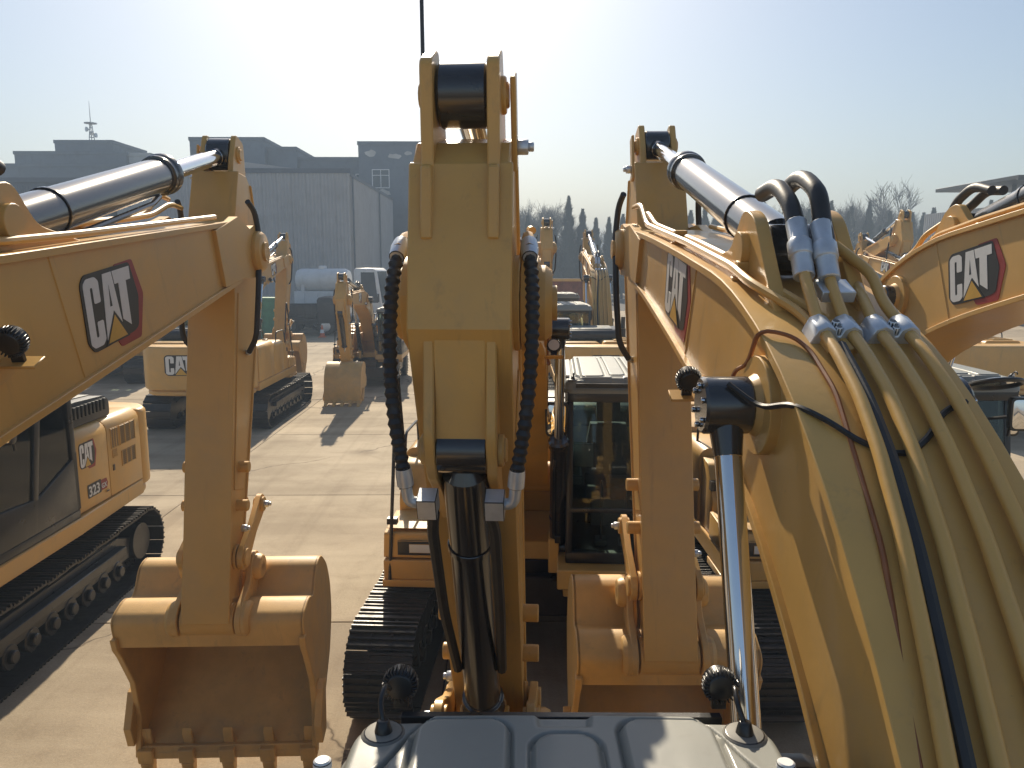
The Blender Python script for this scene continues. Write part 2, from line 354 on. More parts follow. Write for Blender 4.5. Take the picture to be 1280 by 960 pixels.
STK = [(-.60,-.17),(-.1,-.235),(.15,-.22),(.42,-.17),(2.3,-.125),(2.75,-.13),(2.9,-.12),(2.98,-.05),(2.98,.05),(2.9,.12),(2.6,.15),(1.2,.335),(.3,.43),(-.12,.462),(-.60,.155),(-.64,.05)]
@cached
def stick_mesh():
    b = MB(); P = [(w, -u) for u, w in STK]
    b.prism(P, -SW+0.012, SW-0.012)
    # front and rear plates slightly proud
    rear = [STK[i] for i in range(0,7)]; front = [STK[i] for i in range(9,15)]
    for L_, sg in ((rear,-1),(front,1)):
        b.prism([(w+sg*0.012,-u) for u,w in L_] + [(w-sg*0.01,-u) for u,w in L_][::-1], -SW, SW)
    for sx in (-1,1):
        tail = smooth_poly([(-.40,.30),(-.60,.172),(-.92,.06),(-.925,-.12),(-.70,-.17),(-.42,-.17),(-.1,-.1),(0,.2)], .035)
        b.prism([(w,-u) for u,w in tail], sx*0.092, sx*0.135)
        b.cyl((sx*0.13,TAIL[1],-TAIL[0]),(sx*0.15,TAIL[1],-TAIL[0]),0.065,n=18)
        # front ribs (tail plates run over the front plate)
        b.prism([(.20,.60),(.30,.42),(.315,.385),(.27,.36),(.10,.60)], sx*0.0955, sx*0.1345)
        b.cyl((sx*(SW-.02),.03,-1.72),(sx*(SW+.075),.03,-1.72),.045,n=14); b.cyl((sx*(SW-.02),.03,-2.02),(sx*(SW+.075),.03,-2.02),.045,n=14)
        # bucket cylinder bracket
        br = smooth_poly([(-.16,.43),(.06,.53),(.24,.63),(.40,.625),(.52,.535),(.86,.35),(.3,.40)], .05)
        b.prism([(w,-u) for u,w in br], sx*0.09, sx*0.128)
        b.cyl((sx*0.125,BCB[1],-BCB[0]),(sx*0.15,BCB[1],-BCB[0]),0.06,n=16)
        # bosses along the side
        b.cyl((sx*(SW-.01),IDL[1],-IDL[0]),(sx*(SW+.012),IDL[1],-IDL[0]),0.10,n=18)
        # side stiffener
        b.prism([(w*0.72+0.02,-u) for u,w in [(.35,-.15),(1.9,-.11),(1.9,.21),(.5,.33)]], sx*(SW-.014), sx*(SW-.004))
    b.prism([(w,-u) for u,w in [(-.13,.45),(.0,.50),(.15,.545),(.29,.60),(.29,.585),(.22,.50),(.21,.40),(.0,.38)]], -.0915, .0915)
    b.cyl((-SW-.012,0,0),(SW+.012,0,0),0.19,n=24)
    b.cyl((-SW-.02,0,-SL),(SW+.02,0,-SL),0.125,n=24)
    b.cyl((-.16,BCB[1],-BCB[0]),(.16,BCB[1],-BCB[0]),0.045,n=12)
    b.cyl((-.16,TAIL[1],-TAIL[0]),(.16,TAIL[1],-TAIL[0]),0.045,n=12)
    b.prism([(TAIL[1]+.05,-TAIL[0]+.07),(TAIL[1]-.05,-TAIL[0]+.07),(TAIL[1]-.04,-TAIL[0]-.26),(TAIL[1]+.04,-TAIL[0]-.26)],-.185,-.165)
    return b.mesh('stick', YELLOW, 0.006, 1, 30, 50)

def cylinder(parent, A, B, r, rr, Lb, sub=True, name='cylinder', mid=0.0):
    """barrel pinned at A=(y,z), rod eye at B=(y,z), at x=mid, in parent's frame"""
    d = (B[0]-A[0], B[1]-A[1]); L = math.hypot(*d); th = math.atan2(-d[0], d[1])
    o = obj(name, barrel_mesh(r, Lb), parent, T(mid, *A) @ RX(th))
    obj('rod', rod_mesh(rr, round(L-Lb+0.25, 2)), o, T(0, 0, L))
    return o
@cached
def barrel_mesh(r, L):
    b = MB()
    b.cyl((-.088,0,0),(.088,0,0),r*1.02,n=24)
    b.lathe([(r*.6,0),(r,.03),(r,.93),(r*1.16,.932),(r*1.16,.955),(r*1.22,.957),(r*1.22,.985),(r*1.0,1.0)],(0,0,r*.7),(0,0,L),28)
    b.ring((0,0,L*.30),(0,0,1),r,r*1.08,.03,24)
    # side port tube
    b.tube([(r*.5,r*1.0,.22),(r*.55,r*1.22,.3),(r*.55,r*1.22,L*.80),(r*.4,r*1.0,L*.88)],.018,8,0,.05)
    b.box(-.03,.03,r*.9,r*1.25,.16,.26)
    return b.mesh('cylinder_barrel', CYLP, 0.004, 1, 32, 55)
@cached
def rod_mesh(r, L, lift=False):
    b = MB()
    b.cyl((0,0,-L),(0,0,-.08),r,n=24,mi=0)
    hw = .078 if lift else .089
    b.lathe([(r*1.98,0),(r*2.15,.06),(r*2.15,.94),(r*1.98,1)],(-hw,0,0),(hw,0,0),28,1)
    for q in range(6 if lift else 0):
        for sx in (-1,1): b.cyl((sx*.078,r*1.5*cos(q*pi/3),r*1.5*sin(q*pi/3)),(sx*.092,r*1.5*cos(q*pi/3),r*1.5*sin(q*pi/3)),.011,n=6,mi=1)
    b.lathe([(r*1.02,0),(r*1.3,1)],(0,0,-.17),(0,0,-.06),20,1)
    return b.mesh('cylinder_rod', [CHROME, CYLP], 0.003, 1, 32, 55)

# bucket: b1 along pin -> lip (down), b2 towards the curved back
SHELL = [(.20,-.08),(-.06,-.10),(-.10,.14),(-.02,.27),(-.05,.33),(-.20,.46),(-.20,.62),(-.02,.80),(.22,.88),(.50,.86),(.78,.70),(1.02,.42),(1.18,.17),(1.27,0)]
@cached
def bucket_mesh(w):
    b = MB(); h = w/2; t = 0.03
    P = smooth_poly(SHELL, .09, False)
    n = len(P); vs = []; fs = []
    inner = []
    for i, p in enumerate(P):
        a = P[max(i-1,0)]; c = P[min(i+1,n-1)]; d = (c[0]-a[0], c[1]-a[1]); l = math.hypot(*d)
        inner.append((p[0]+d[1]/l*t, p[1]-d[0]/l*t))
    if inner[n//2][1] > P[n//2][1]:
        inner = [(2*p[0]-q[0], 2*p[1]-q[1]) for p, q in zip(P, inner)]
    b.prism([(y,-z) for z,y in P] + [(y,-z) for z,y in inner[::-1]], -h+.005, h-.005)
    side = [(z,y) for z,y in P] + [(1.20,.02),(.95,.10),(.62,.09),(.30,-.03)]
    for sx in (-1,1):
        b.prism([(y,-z) for z,y in side], sx*(h-.03), sx*h)
        edge = [(1.27,0),(1.20,.02),(.95,.10),(.62,.09),(.30,-.03),(.20,-.08),(.10,-.09)]
        b.prism([(y-.035,-z) for z,y in edge] + [(y+.03,-z) for z,y in edge[::-1]], sx*(h-.038), sx*(h+.008))
        # hinge ears
        ear = smooth_poly([(-.36,.30),(-.36,.44),(-.22,.50),(-.1,.55),(.1,.30),(.14,.02),(.08,-.13),(-.06,-.14),(-.13,-.06),(-.2,.2)], .06)
        b.prism([(y,-z) for z,y in ear], sx*0.215, sx*0.262)
        b.lathe([(.135,0),(.135,.5),(.115,1)],(sx*.255,0,0),(sx*.315,0,0),22)
        b.lathe([(.105,0),(.105,.5),(.09,1)],(sx*.255,BP2[1],-BP2[0]),(sx*.32,BP2[1],-BP2[0]),20)
    b.cyl((-.32,BP2[1],-BP2[0]),(.32,BP2[1],-BP2[0]),0.045,n=12)
    b.cyl((-.33,0,0),(.33,0,0),0.055,n=12)
    # lip plate
    b.prism([(.05,-1.20),(.02,-1.30),(-.02,-1.30),(.005,-1.19)], -h, h)
    return b.mesh('bucket', YDUST, 0.006, 1, 32, 50)
@cached
def tooth_mesh():
    b = MB()
    b.prism([(-.045,-1.20),(.075,-1.20),(.06,-1.33),(-.04,-1.33)], -.062, .062)
    b.prism([(-.035,-1.335),(.05,-1.335),(.012,-1.50),(-.012,-1.50)], -.05, .05)
    b.prism([(.05,-1.05),(.085,-1.22),(.05,-1.25),(.03,-1.1)], -.04, .04)
    return b.mesh('bucket_tooth', YDUST, 0.006, 1, 32, 50)
@cached
def cutter_mesh():
    b = MB(); b.prism([(.22,-.72),(.10,-.74),(-.05,-.98),(-.03,-1.16),(.12,-1.14)], -.03, .03)
    return b.mesh('side_cutter', YDUST, 0.005, 1, 32, 50)
@cached
def link_mesh(L, w, r0, r1):
    """flat link from origin down to (0,-L)"""
    b = MB(); P = []
    for i in range(9): a = R(0 + 180*i/8); P.append((r0*cos(a), r0*sin(a)))
    P += [(-r1*.62,-L*.45)]
    for i in range(9): a = R(180 + 180*i/8); P.append((r1*cos(a), -L + r1*sin(a)))
    P += [(r1*.62,-L*.45)]
    b.prism(P, -w/2, w/2)
    for z, r in ((0,r0),(-L,r1)):
        b.cyl((-w/2-.018,0,z),(w/2+.018,0,z),r*.72,n=18)
    return b.mesh('link', YELLOW, 0.004, 1, 32, 50)
@cached
def bolt_mesh():
    b = MB(); b.cyl((0,0,0),(.045,0,0),.03,n=6); b.cyl((.045,0,0),(.065,0,0),.018,n=8)
    return b.mesh('pin_bolt', STEEL, 0.003, 1)

# tracks
PITCH = 0.19
TR, TY0, TY1 = 0.40, -1.82, 1.86        # tumbler radius (pin line), rear and front centre
TZ = 0.435
def track_path():
    Ls = TY1 - TY0; tot = 2*Ls + 2*pi*TR; n = int(round(tot/PITCH)); out = []
    for i in range(n):
        d = (i+.5)*tot/n
        if d < Ls: out.append((TY1 - d, TZ-TR, pi))
        elif d < Ls + pi*TR:
            a = (d-Ls)/TR; out.append((TY0 - TR*sin(a), TZ - TR*cos(a), pi - a))
        elif d < 2*Ls + pi*TR:
            y = TY0 + d - Ls - pi*TR; k = (y-TY0)/Ls; sag = -.05*sin(pi*k)*(0.6+.4*sin(6*pi*k)**2)
            out.append((y, TZ+TR+sag, 0))
        else:
            a = (d - 2*Ls - pi*TR)/TR; out.append((TY1 + TR*sin(a), TZ + TR*cos(a), -a))
    return out, tot/n
@cached
def shoe_mesh(w):
    b = MB(); h = w/2; p = PITCH
    b.prism([(-p*.5,.0),(p*.49,.0),(p*.53,.022),(-p*.46,.022)], -h, h)
    for y, hh in ((-p*.36,.034),(-p*.02,.026),(p*.34,.026)):
        b.prism([(y-.014,.02),(y+.014,.02),(y+.009,.02+hh),(y-.009,.02+hh)], -h, h)
    for x in (-.09,.09):
        for y in (-.045,.05): b.box(x-.012,x+.012,y-.012,y+.012,.02,.036)
    return b.mesh('track_shoe', TRACK, 0, 1, 0)
@cached
def shoes_joined(w):
    b = MB(); path, _ = track_path(); h = w/2; p = PITCH
    for y, z, a in path:
        M = T(0, y, z) @ RX(a)
        b.box(-h,h,-p*.48,p*.48,0,.03,0,M); b.box(-h,h,-p*.36,-p*.22,.03,.055,0,M)
    return b.mesh('track_shoes', TRACK, 0, 1, 0)
@cached
def trackframe_mesh(sx):
    b = MB()
    b.prism([(-1.55,.30),(1.5,.30),(1.62,.42),(1.5,.60),(1.0,.66),(-1.3,.66),(-1.62,.55)], -.19, .19)
    b.prism([(-1.3,.45),(1.35,.45),(1.35,.56),(-1.3,.56)], sx*.19, sx*.30)
    b.prism([(-.5,.50),(.6,.50),(.6,.80),(-.5,.86)], -sx*.2, -sx*.75)
    for y in [-1.25 + i*.36 for i in range(8)]: b.cyl((-.2,y,.235),(.2,y,.235),.13,n=14); b.cyl((-.25,y,.235),(.25,y,.235),.07,n=10)
    for y in (-.65,.65): b.cyl((-.16,y,.72),(.16,y,.72),.075,n=12)
    for i in range(46):                                   # chain links inside the belt
        pass
    return b.mesh('track_frame', BLACK, 0.01, 1)
@cached
def wheel_mesh(kind):
    b = MB()
    if kind == 'sprocket':
        P = []
        for i in range(21):
            a = 2*pi*i/21
            for k, r in ((-.3,.35),(-.12,.40),(.12,.40),(.3,.35)): P.append((r*cos(a+k*2*pi/21), r*sin(a+k*2*pi/21)))
        b.prism(P, -.05, .05); b.lathe([(.27,0),(.27,.5),(.24,.8),(.24,1)],(-.24,0,0),(.24,0,0),28)
        for i in range(16): a = 2*pi*i/16; b.cyl((.05,.25*cos(a)*1.16,.25*sin(a)*1.16),(.075,.25*cos(a)*1.16,.25*sin(a)*1.16),.02,n=6); 
    else:
        b.lathe([(.30,0),(.39,.05),(.39,.3),(.35,.32),(.35,.68),(.39,.7),(.39,.95),(.30,1)],(-.13,0,0),(.13,0,0),28)
        b.cyl((-.19,0,0),(.19,0,0),.12,n=16)
    return b.mesh(kind, BLACK, 0.004, 1)
@cached
def carbody_mesh():
    b = MB(); b.box(-.75,.75,-.7,.75,.42,.86); b.cyl((0,0,.80),(0,0,1.0),.66,n=32); b.prism([(-.9,-.45),(.9,-.45),(.9,.5),(-.9,.5)],.5,.78,'z')
    return b.mesh('carbody', BLACK, 0.02, 1)
# upper structure
@cached
def deck_mesh():
    b = MB()
    b.prism([(-1.36,-2.15),(1.36,-2.15),(1.36,1.22),(.55,1.22),(.55,.62),(-.36,.62),(-.36,1.38),(-1.42,1.38),(-1.42,-.4)], 1.0, 1.2, 'z')
    b.box(-.36,-.30,-.4,.75,1.2,2.0); b.box(.30,.36,-.4,.75,1.2,2.0); b.box(-.30,.30,-.55,-.4,1.2,2.1)
    b.cyl((-.36,FOOT[0],FOOT[1]),(.36,FOOT[0],FOOT[1]),.09,n=16)
    for sx in (-1,1): b.box(sx*.30-.03*sx,sx*.38,.62,.98,1.0,1.36)
    return b.mesh('upper_deck', YELLOW, 0.012, 1)
@cached
def weight_mesh():
    b = MB()
    P = smooth_poly([(-1.36,-2.16),(-1.36,-2.40),(-1.12,-2.72),(-.55,-2.84),(.55,-2.84),(1.12,-2.72),(1.36,-2.40),(1.36,-2.16)], .12)
    b.prism(P, 1.10, 2.16, 'z')
    P2 = smooth_poly([(-1.30,-2.16),(-1.30,-2.38),(-1.06,-2.66),(-.5,-2.77),(.5,-2.77),(1.06,-2.66),(1.30,-2.38),(1.30,-2.16)], .12)
    b.prism(P2, .96, 1.098, 'z')
    return b.mesh('counterweight', YELLOW, 0.06, 3, 40, 50)
def xsec(x0, x1, z0, z1, r, n=5):
    P = [(x0,z0),(x1,z0)]
    P += [(x1-r+r*cos(R(90*i/n)), z1-r+r*sin(R(90*i/n))) for i in range(n+1)]
    P += [(x0+r-r*sin(R(90*i/n)), z1-r+r*cos(R(90*i/n))) for i in range(n+1)]
    return P
def grille(b, y0, y1, z0, z1, x, sx, n):
    b.box(min(x,x-sx*.004),max(x,x-sx*.004),y0,y1,z0,z1,1)
    for i in range(n):
        z = z0 + (i+.5)*(z1-z0)/n
        b.box(x-.003,x+.010*1 if sx>0 else x+.003,y0,y1,z-.0035,z+.0035,0) if sx>0 else b.box(x-.010,x+.003,y0,y1,z-.0035,z+.0035,0)
    for k in range(4):
        y = y0 + k*(y1-y0)/3
        b.box(x-.011,x+.003,y-.006,y+.006,z0,z1,0) if sx<0 else b.box(x-.003,x+.011,y-.006,y+.006,z0,z1,0)
@cached
def leftdoor_mesh(which):
    b = MB()
    y0, y1 = ((-2.14,-1.30) if which == 'rear' else (-1.285,-.57))
    b.prism(xsec(-1.36,-.30,1.215,2.20,.16), y0, y1, 'y')
    me = b
    if which == 'rear':
        for (a,c,d,e,n) in ((-2.0,-1.60,1.80,2.06,11),(-1.56,-1.38,1.80,2.06,11),(-1.50,-1.40,1.68,1.78,4),(-1.98,-1.62,1.52,1.72,8)):
            grille(me,a,c,d,e,-1.362,-1,n)
        b.box(-1.372,-1.36,-1.42,-1.38,1.52,1.60,1)
    else:
        b.box(-1.372,-1.36,-1.24,-1.16,1.30,1.33,1)
    return b.mesh('side_door', [YELLOW, KPRINT], 0.008, 2, 35, 50)
@cached
def hood_mesh():
    b = MB(); b.prism(xsec(-.296,.62,1.215,2.22,.10), -2.14, -.62, 'y')
    b.box(.0,.5,-2.0,-1.2,2.22,2.245)
    for i in range(5): b.box(.05,.45,-1.95+i*.14,-1.90+i*.14,2.245,2.255)
    b.cyl((.36,-.95,2.2),(.36,-.95,2.75),.055,n=16,mi=1); b.cyl((.36,-.95,2.2),(.36,-.95,2.45),.075,n=16,mi=1)
    return b.mesh('engine_hood', [YELLOW, BLACK], 0.01, 1)
@cached
def cover_mesh():
    b = MB()
    P = smooth_poly([(-1.60,2.20),(-1.60,2.40),(-1.48,2.47),(-.78,2.50),(-.55,2.44),(-.52,2.20)], .06)
    b.prism(P, -1.26, .18, 'x', 0)
    for i in range(9):                        # vents along both sides
        y = -1.46 + i*.085
        for x0, x1 in ((-1.30,-1.235),(.155,.22)): b.box(x0,x1,y,y+.045,2.30,2.445,1)
    b.prism([(-1.46,2.476),(-.8,2.506),(-.8,2.512),(-1.46,2.482)], -1.1, .02, 'x', 2)
    return b.mesh('air_cover', [COVER, KPRINT, ROOF], 0.02, 2)
@cached
def tank_mesh():
    b = MB(); b.prism(xsec(.625,1.36,1.215,2.12,.12), -2.14, -.86, 'y'); b.prism(xsec(.625,1.36,1.215,2.06,.12), -.845, .02, 'y')
    b.cyl((1.0,-.4,2.05),(1.0,-.4,2.12),.07,n=16,mi=1)
    return b.mesh('fuel_tank', [YELLOW, BLACK], 0.01, 2)
@cached
def toolbox_mesh():
    b = MB()
    b.prism(smooth_poly([(.04,1.215),(.04,1.98),(.30,1.95),(.52,1.62),(.52,1.215)], .06), .66, 1.33, 'x')
    b.prism(smooth_poly([(.535,1.215),(.535,1.50),(1.16,1.46),(1.20,1.215)], .03), .64, 1.36, 'x')
    b.box(.66,1.34,.60,1.12,1.492,1.50,1)
    b.box(.62,1.37,.535,1.235,.93,1.0)
    b.box(.74,1.22,1.19,1.212,1.25,1.40,2); b.box(.80,1.10,1.214,1.222,1.28,1.37,3)
    return b.mesh('tool_box', [YELLOW, YDUST, BLACK, WPRINT], 0.008, 2)
@cached
def rail_mesh():
    b = MB()
    b.tube([(1.30,1.22,1.0),(1.28,1.16,1.6),(1.24,.96,3.0),(1.24,.90,3.0),(1.24,.60,2.0),(1.24,.55,1.65)],.018,8,0,.08)
    b.tube([(1.28,.50,1.75),(1.28,.36,2.30),(1.28,-.35,2.30),(1.28,-.40,2.05)],.016,8,0,.1)
    b.tube([(.72,.45,1.75),(.72,.30,2.30),(.72,-.30,2.30),(.72,-.34,2.05)],.016,8,0,.1)
    b.box(1.20,1.34,.40,.48,1.70,1.80); b.box(1.22,1.32,1.12,1.2,1.56,1.62)
    return b.mesh('handrail', BLACK, 0, 1)
# cab (x -1.40..-.44, y -.40..1.35, z 1.2..3.0), local origin at its floor centre (-.92, .45, 1.2)
CX, CY, CZ = -.92, .32, 1.2
@cached
def cabframe_mesh():
    b = MB(); hx = .48
    # floor and lower rear wall
    b.box(-hx,hx,-.84,.88,0,.10); b.box(-hx,hx,-.86,-.80,.10,.78); b.box(-hx,hx,.80,.90,.02,.12)
    for sx in (-1,1):
        x0, x1 = sx*hx, sx*(hx-.065)
        b.prism([(.90,.10),(.83,.10),(.62,1.72),(.72,1.72),(.80,1.2),(.90,.55)], x0, x1)      # front pillar
        b.prism([(-.86,.1),(-.78,.1),(-.74,1.72),(-.84,1.72)], x0, x1)                          # rear pillar
        b.prism([(-.02,.1),(.07,.1),(-.22,1.72),(-.32,1.72)], x0, x1)                           # slanted middle pillar
        b.prism([(-.84,1.64),(.66,1.64),(.70,1.74),(-.84,1.74)], x0, x1)                        # roof rail
        b.prism([(-.80,.1),(.85,.1),(.87,.42),(.6,.5),(-.1,.46),(-.80,.72)], x0, x1-.0)         # lower panel
    b.box(-hx,hx,.62,.85,1.60,1.70); b.box(-hx,hx,-.84,-.76,1.62,1.74)
    b.box(-hx,hx,.86,.90,.52,.57)                                                               # front transom
    return b.mesh('cab', BLACK, 0.012, 2)
@cached
def cabbase_mesh():
    b = MB(); b.box(-.5,.5,-.85,.93,-.2,-.003); b.box(-.5,.5,.70,.95,-.32,-.2)
    return b.mesh('cab_base', YELLOW, 0.012, 1)
@cached
def window_mesh(k):
    b = MB()
    if k == 'front': b.prism([(.885,.57),(.80,1.2),(.715,1.65),(.705,1.65),(.79,1.2),(.875,.57)], -.415,.415)
    if k == 'lower': b.box(-.415,.415,.882,.892,.12,.52)
    if k == 'rear': b.box(-.415,.415,-.845,-.835,.78,1.64)
    if k == 'side': b.prism([(-.78,.72),(-.1,.46),(.6,.5),(.86,.45),(.83,.8),(.66,1.65),(-.76,1.65)], -.005,.005)
    return b.mesh('window', GLASS, 0, 1, 0)
@cached
def seat_mesh():
    b = MB()
    b.box(-.25,.25,-.42,.12,.42,.56); b.box(-.2,.2,-.35,.05,.1,.42,1)
    b.prism([(-.20,.52),(.20,.52),(.26,.8),(.20,1.14),(-.20,1.14),(-.26,.8)], -.50,-.36,'y')
    b.box(-.13,.13,-.49,-.38,1.17,1.40); b.box(-.04,.04,-.46,-.42,1.1,1.2,1)
    for sx in (-1,1):
        b.box(sx*.30,sx*.43,-.45,.22,.60,.70,1); b.box(sx*.33,sx*.40,.14,.2,.70,.86,1); b.cyl((sx*.365,.17,.84),(sx*.365,.17,.92),.03,n=10,mi=0)
        b.cyl((sx*.12,.62,.1),(sx*.12,.55,.75),.014,n=8,mi=1); b.box(sx*.06,sx*.18,.5,.66,.1,.16,1)
    b.box(.20,.40,.40,.46,.86,1.10,1)                                # monitor
    b.box(-.44,.44,-.78,-.56,.10,.80,1)                              # rear console
    return b.mesh('operator_seat', [SEAT, INTER], 0.03, 2, 50)
# roof as a pressed sheet: height field
def sstep(a, b, x):
    t = max(0, min(1, (x-a)/(b-a))); return t*t*(3-2*t)
def rr_sd(x, y, cx, cy, hx, hy, r):
    dx = abs(x-cx)-hx+r; dy = abs(y-cy)-hy+r
    return math.hypot(max(dx,0),max(dy,0)) + min(max(dx,dy),0) - r
@cached
def roof_mesh():
    nx, ny = 230, 250; hx, y0, y1 = .525, -.90, .86
    def hgt(x, y):
        z = 0.0
        # outer flange, then the pressed middle panel that narrows behind the front corner lamps
        sd = rr_sd(x, y, 0, -.08, .405, .90, .10)
        cornr = max(0, 1 - math.hypot((abs(x)-.42)/.12, (y-.78)/.16))
        sd2 = sd + .09*cornr
        z += .030*(1 - sstep(-.022, .004, sd2))
        z -= .016*(1 - sstep(.0, .010, abs(sd2-.022)))
        # pads
        for cx, hw in ((-.235,.105),(0,.072),(.235,.105)):
            yc = .775 if cx else .715
            d = rr_sd(x, y, cx, yc-.75, hw, .75, .05)
            z += .010*(1 - sstep(-.006,.002,d)) - .012*(1 - sstep(0,.008,abs(d-.008)))
        d = max(abs(x) - .06 - .12*max(0, y-.76), .755-y)
        z -= .010*(1 - sstep(-.01,.006,d))
        # crown and rolled-down rim
        z += .008*(1-(x/hx)**2) + .010*(1-((y+.02)/.88)**2)
        ex = rr_sd(x, y, 0, (y0+y1)/2, hx, (y1-y0)/2, .11)
        z -= .075*sstep(-.05, .0, ex)**1.5
        return z
    V = []; F = []
    for j in range(ny+1):
        for i in range(nx+1):
            x = -hx + 2*hx*i/nx; y = y0 + (y1-y0)*j/ny
            # pull the grid's corners in to a rounded outline
            rr = .11; dx = abs(x)-(hx-rr); cyy = (y0+y1)/2; dy = abs(y-cyy)-((y1-y0)/2-rr)
            if dx > 0 and dy > 0:
                l = math.hypot(dx,dy); m = max(dx,dy); k = m/l
                x = math.copysign(hx-rr+dx*k, x); y = cyy + math.copysign((y1-y0)/2-rr+dy*k, y-cyy)
            V.append((x, y, hgt(x, y)))
    w = nx+1
    for j in range(ny):
        for i in range(nx): F.append((j*w+i, j*w+i+1, (j+1)*w+i+1, (j+1)*w+i))
    # skirt
    per = [i for i in range(w)] + [j*w+nx for j in range(1,ny+1)] + [ny*w+i for i in range(nx-1,-1,-1)] + [j*w for j in range(ny-1,0,-1)]
    o = len(V); V += [(V[i][0], V[i][1], -.115) for i in per]; n = len(per)
    for k in range(n): F.append((per[k], o+k, o+(k+1)%n, per[(k+1)%n]))
    F.append(tuple(o+k for k in range(n)))
    b = MB(); b.add(V, F); return b.mesh('cab_roof', ROOF, 0, 1, 60)
@cached
def lamp_mesh():
    """round work lamp facing +y, finned back towards -y; origin at its centre"""
    b = MB(); b.lathe([(.05,0),(.062,.2),(.066,.6),(.066,1)],(0,-.045,0),(0,.03,0),24); b.cyl((0,.028,0),(0,.034,0),.058,n=20,mi=1)
    for i in range(26):
        a = 2*pi*i/26; M = RY(a); b.box(-.0035,.0035,-.04,.012,.05,.074,0,M)
    b.box(-.03,.03,-.012,.012,-.11,-.06)
    return b.mesh('work_lamp', [BLACK, WPRINT], 0.002, 1)
@cached
def mirror_mesh():
    b = MB(); b.prism(smooth_poly([(-.10,-.16),(.10,-.16),(.11,.17),(-.11,.17)],.05), -.03,.03,'y'); b.prism(smooth_poly([(-.085,-.14),(.085,-.14),(.095,.15),(-.095,.15)],.05), .03,.035,'y',1)
    b.tube([(0,-.03,0),(0,-.10,0),(.0,-.14,-.25)],.014,8,0,.04)
    return b.mesh('mirror', [BLACK, MIRR], 0.01, 2)

# printed logo, flat on local XZ, facing -y; letter height 1
@cached
def logo_mesh(badge):
    b = MB(); y = [0]
    def poly(P, mi, dy):
        ar = sum(P[i][0]*P[(i+1)%len(P)][1]-P[(i+1)%len(P)][0]*P[i][1] for i in range(len(P)))
        if ar < 0: P = P[::-1]
        n = len(P); vs = [(p[0],-dy,p[1]) for p in P] + [(p[0],.004,p[1]) for p in P]
        b.add(vs, [tuple(range(n))] + [(i,n+i,n+(i+1)%n,(i+1)%n) for i in range(n)], mi)
    if badge:
        poly(smooth_poly([(.72,1.08),(1.17,1.09),(1.36,.50),(1.17,-.17),(.66,-.17),(.56,.0)],.05), 2, .0020)
        poly(smooth_poly([(-.05,.10),(.06,-.06),(.33,-.06),(1.00,-.03),(1.13,.02),(1.22,.5),(1.08,1.06),(.04,1.06),(-.05,.94)],.06), 1, .0035)
    else:
        poly(smooth_poly([(-.05,.10),(.06,-.06),(1.0,-.06),(1.06,.2),(1.08,1.06),(.04,1.06),(-.05,.94)],.06), 1, .0035)
    c = smooth_poly([(.0,.07),(.0,.93),(.07,1.0),(.25,1.0),(.32,.93),(.32,.62),(.185,.62),(.185,.84),(.175,.86),(.14,.86),(.13,.84),(.13,.16),(.14,.14),(.175,.14),(.185,.16),(.185,.36),(.32,.36),(.32,.07),(.25,0),(.07,0)],.03)
    poly(c, 0, .005)
    poly([(.345,.0),(.425,1.0),(.625,1.0),(.735,.20),(.57,.43),(.40,.0)], 0, .005)
    poly([(.505,.50),(.555,.50),(.53,.82)], 1, .0056)
    poly([(.645,1.0),(1.06,1.0),(1.06,.80),(.945,.80),(.945,.10),(.765,.24),(.765,.80),(.675,.80)], 0, .0051)
    poly([(.30,-.05),(.87,-.05),(.57,.42)], 1, .0058)
    poly([(.355,-.02),(.81,-.02),(.57,.36)], 3, .0066)
    return b.mesh('logo', [WPRINT, KPRINT, RPRINT, TPRINT], 0, 1, 0)
def text_mesh(s, size, m, ext=0.0015):
    cu = bpy.data.curves.new('txt', 'FONT'); cu.body = s; cu.size = size; cu.extrude = ext; cu.resolution_u = 3; cu.offset = size*0.02
    o = bpy.data.objects.new('txt', cu); COL.objects.link(o)
    me = bpy.data.meshes.new_from_object(o.evaluated_get(bpy.context.evaluated_depsgraph_get()))
    bpy.data.objects.remove(o); bpy.data.curves.remove(cu); me.materials.clear(); me.materials.append(m)
    return me

# boom pipework
def bp(s, x, dz, k=1.0): return (x, s, btop(s, k) + .022 + dz)
@cached
def pipes_mesh(i, k):
    b = MB(); r = .0190
    near = [-.195,-.09,.03,.135][i]; far = [-.08,.005,.095,.18][i]
    pts = [bp(s, near + (far-near)*sstep(.8,2.2,s), .030, k) for s in (.35,.6,.85,1.1,1.35,1.6,1.85,2.05,2.25,2.42)]
    if i == 0: pts += [bp(2.62,-.07,.10,k), bp(2.78,-.05,.16,k)]
    if i == 1: pts += [bp(2.62,.01,.10,k), bp(2.74,.03,.15,k)]
    if i == 2:
        pts += [bp(2.6,.12,.05,k), bp(2.8,.17,.05,k)]; b.tube([bp(2.7,.15,.05,k), bp(2.9,.20,.04,k), bp(3.4,.215,.035,k), bp(4.2,.215,.035,k), bp(5.0,.215,.035,k)], .016, 8, 0, .05)
    if i == 3: pts += [bp(2.55,.17,.05,k), bp(2.7,.18,.10,k), bp(2.85,.10,.16,k)]
    b.tube(pts, r, 10, 0, .05)
    return b.mesh('boom_pipe', YELLOW, 0, 1)
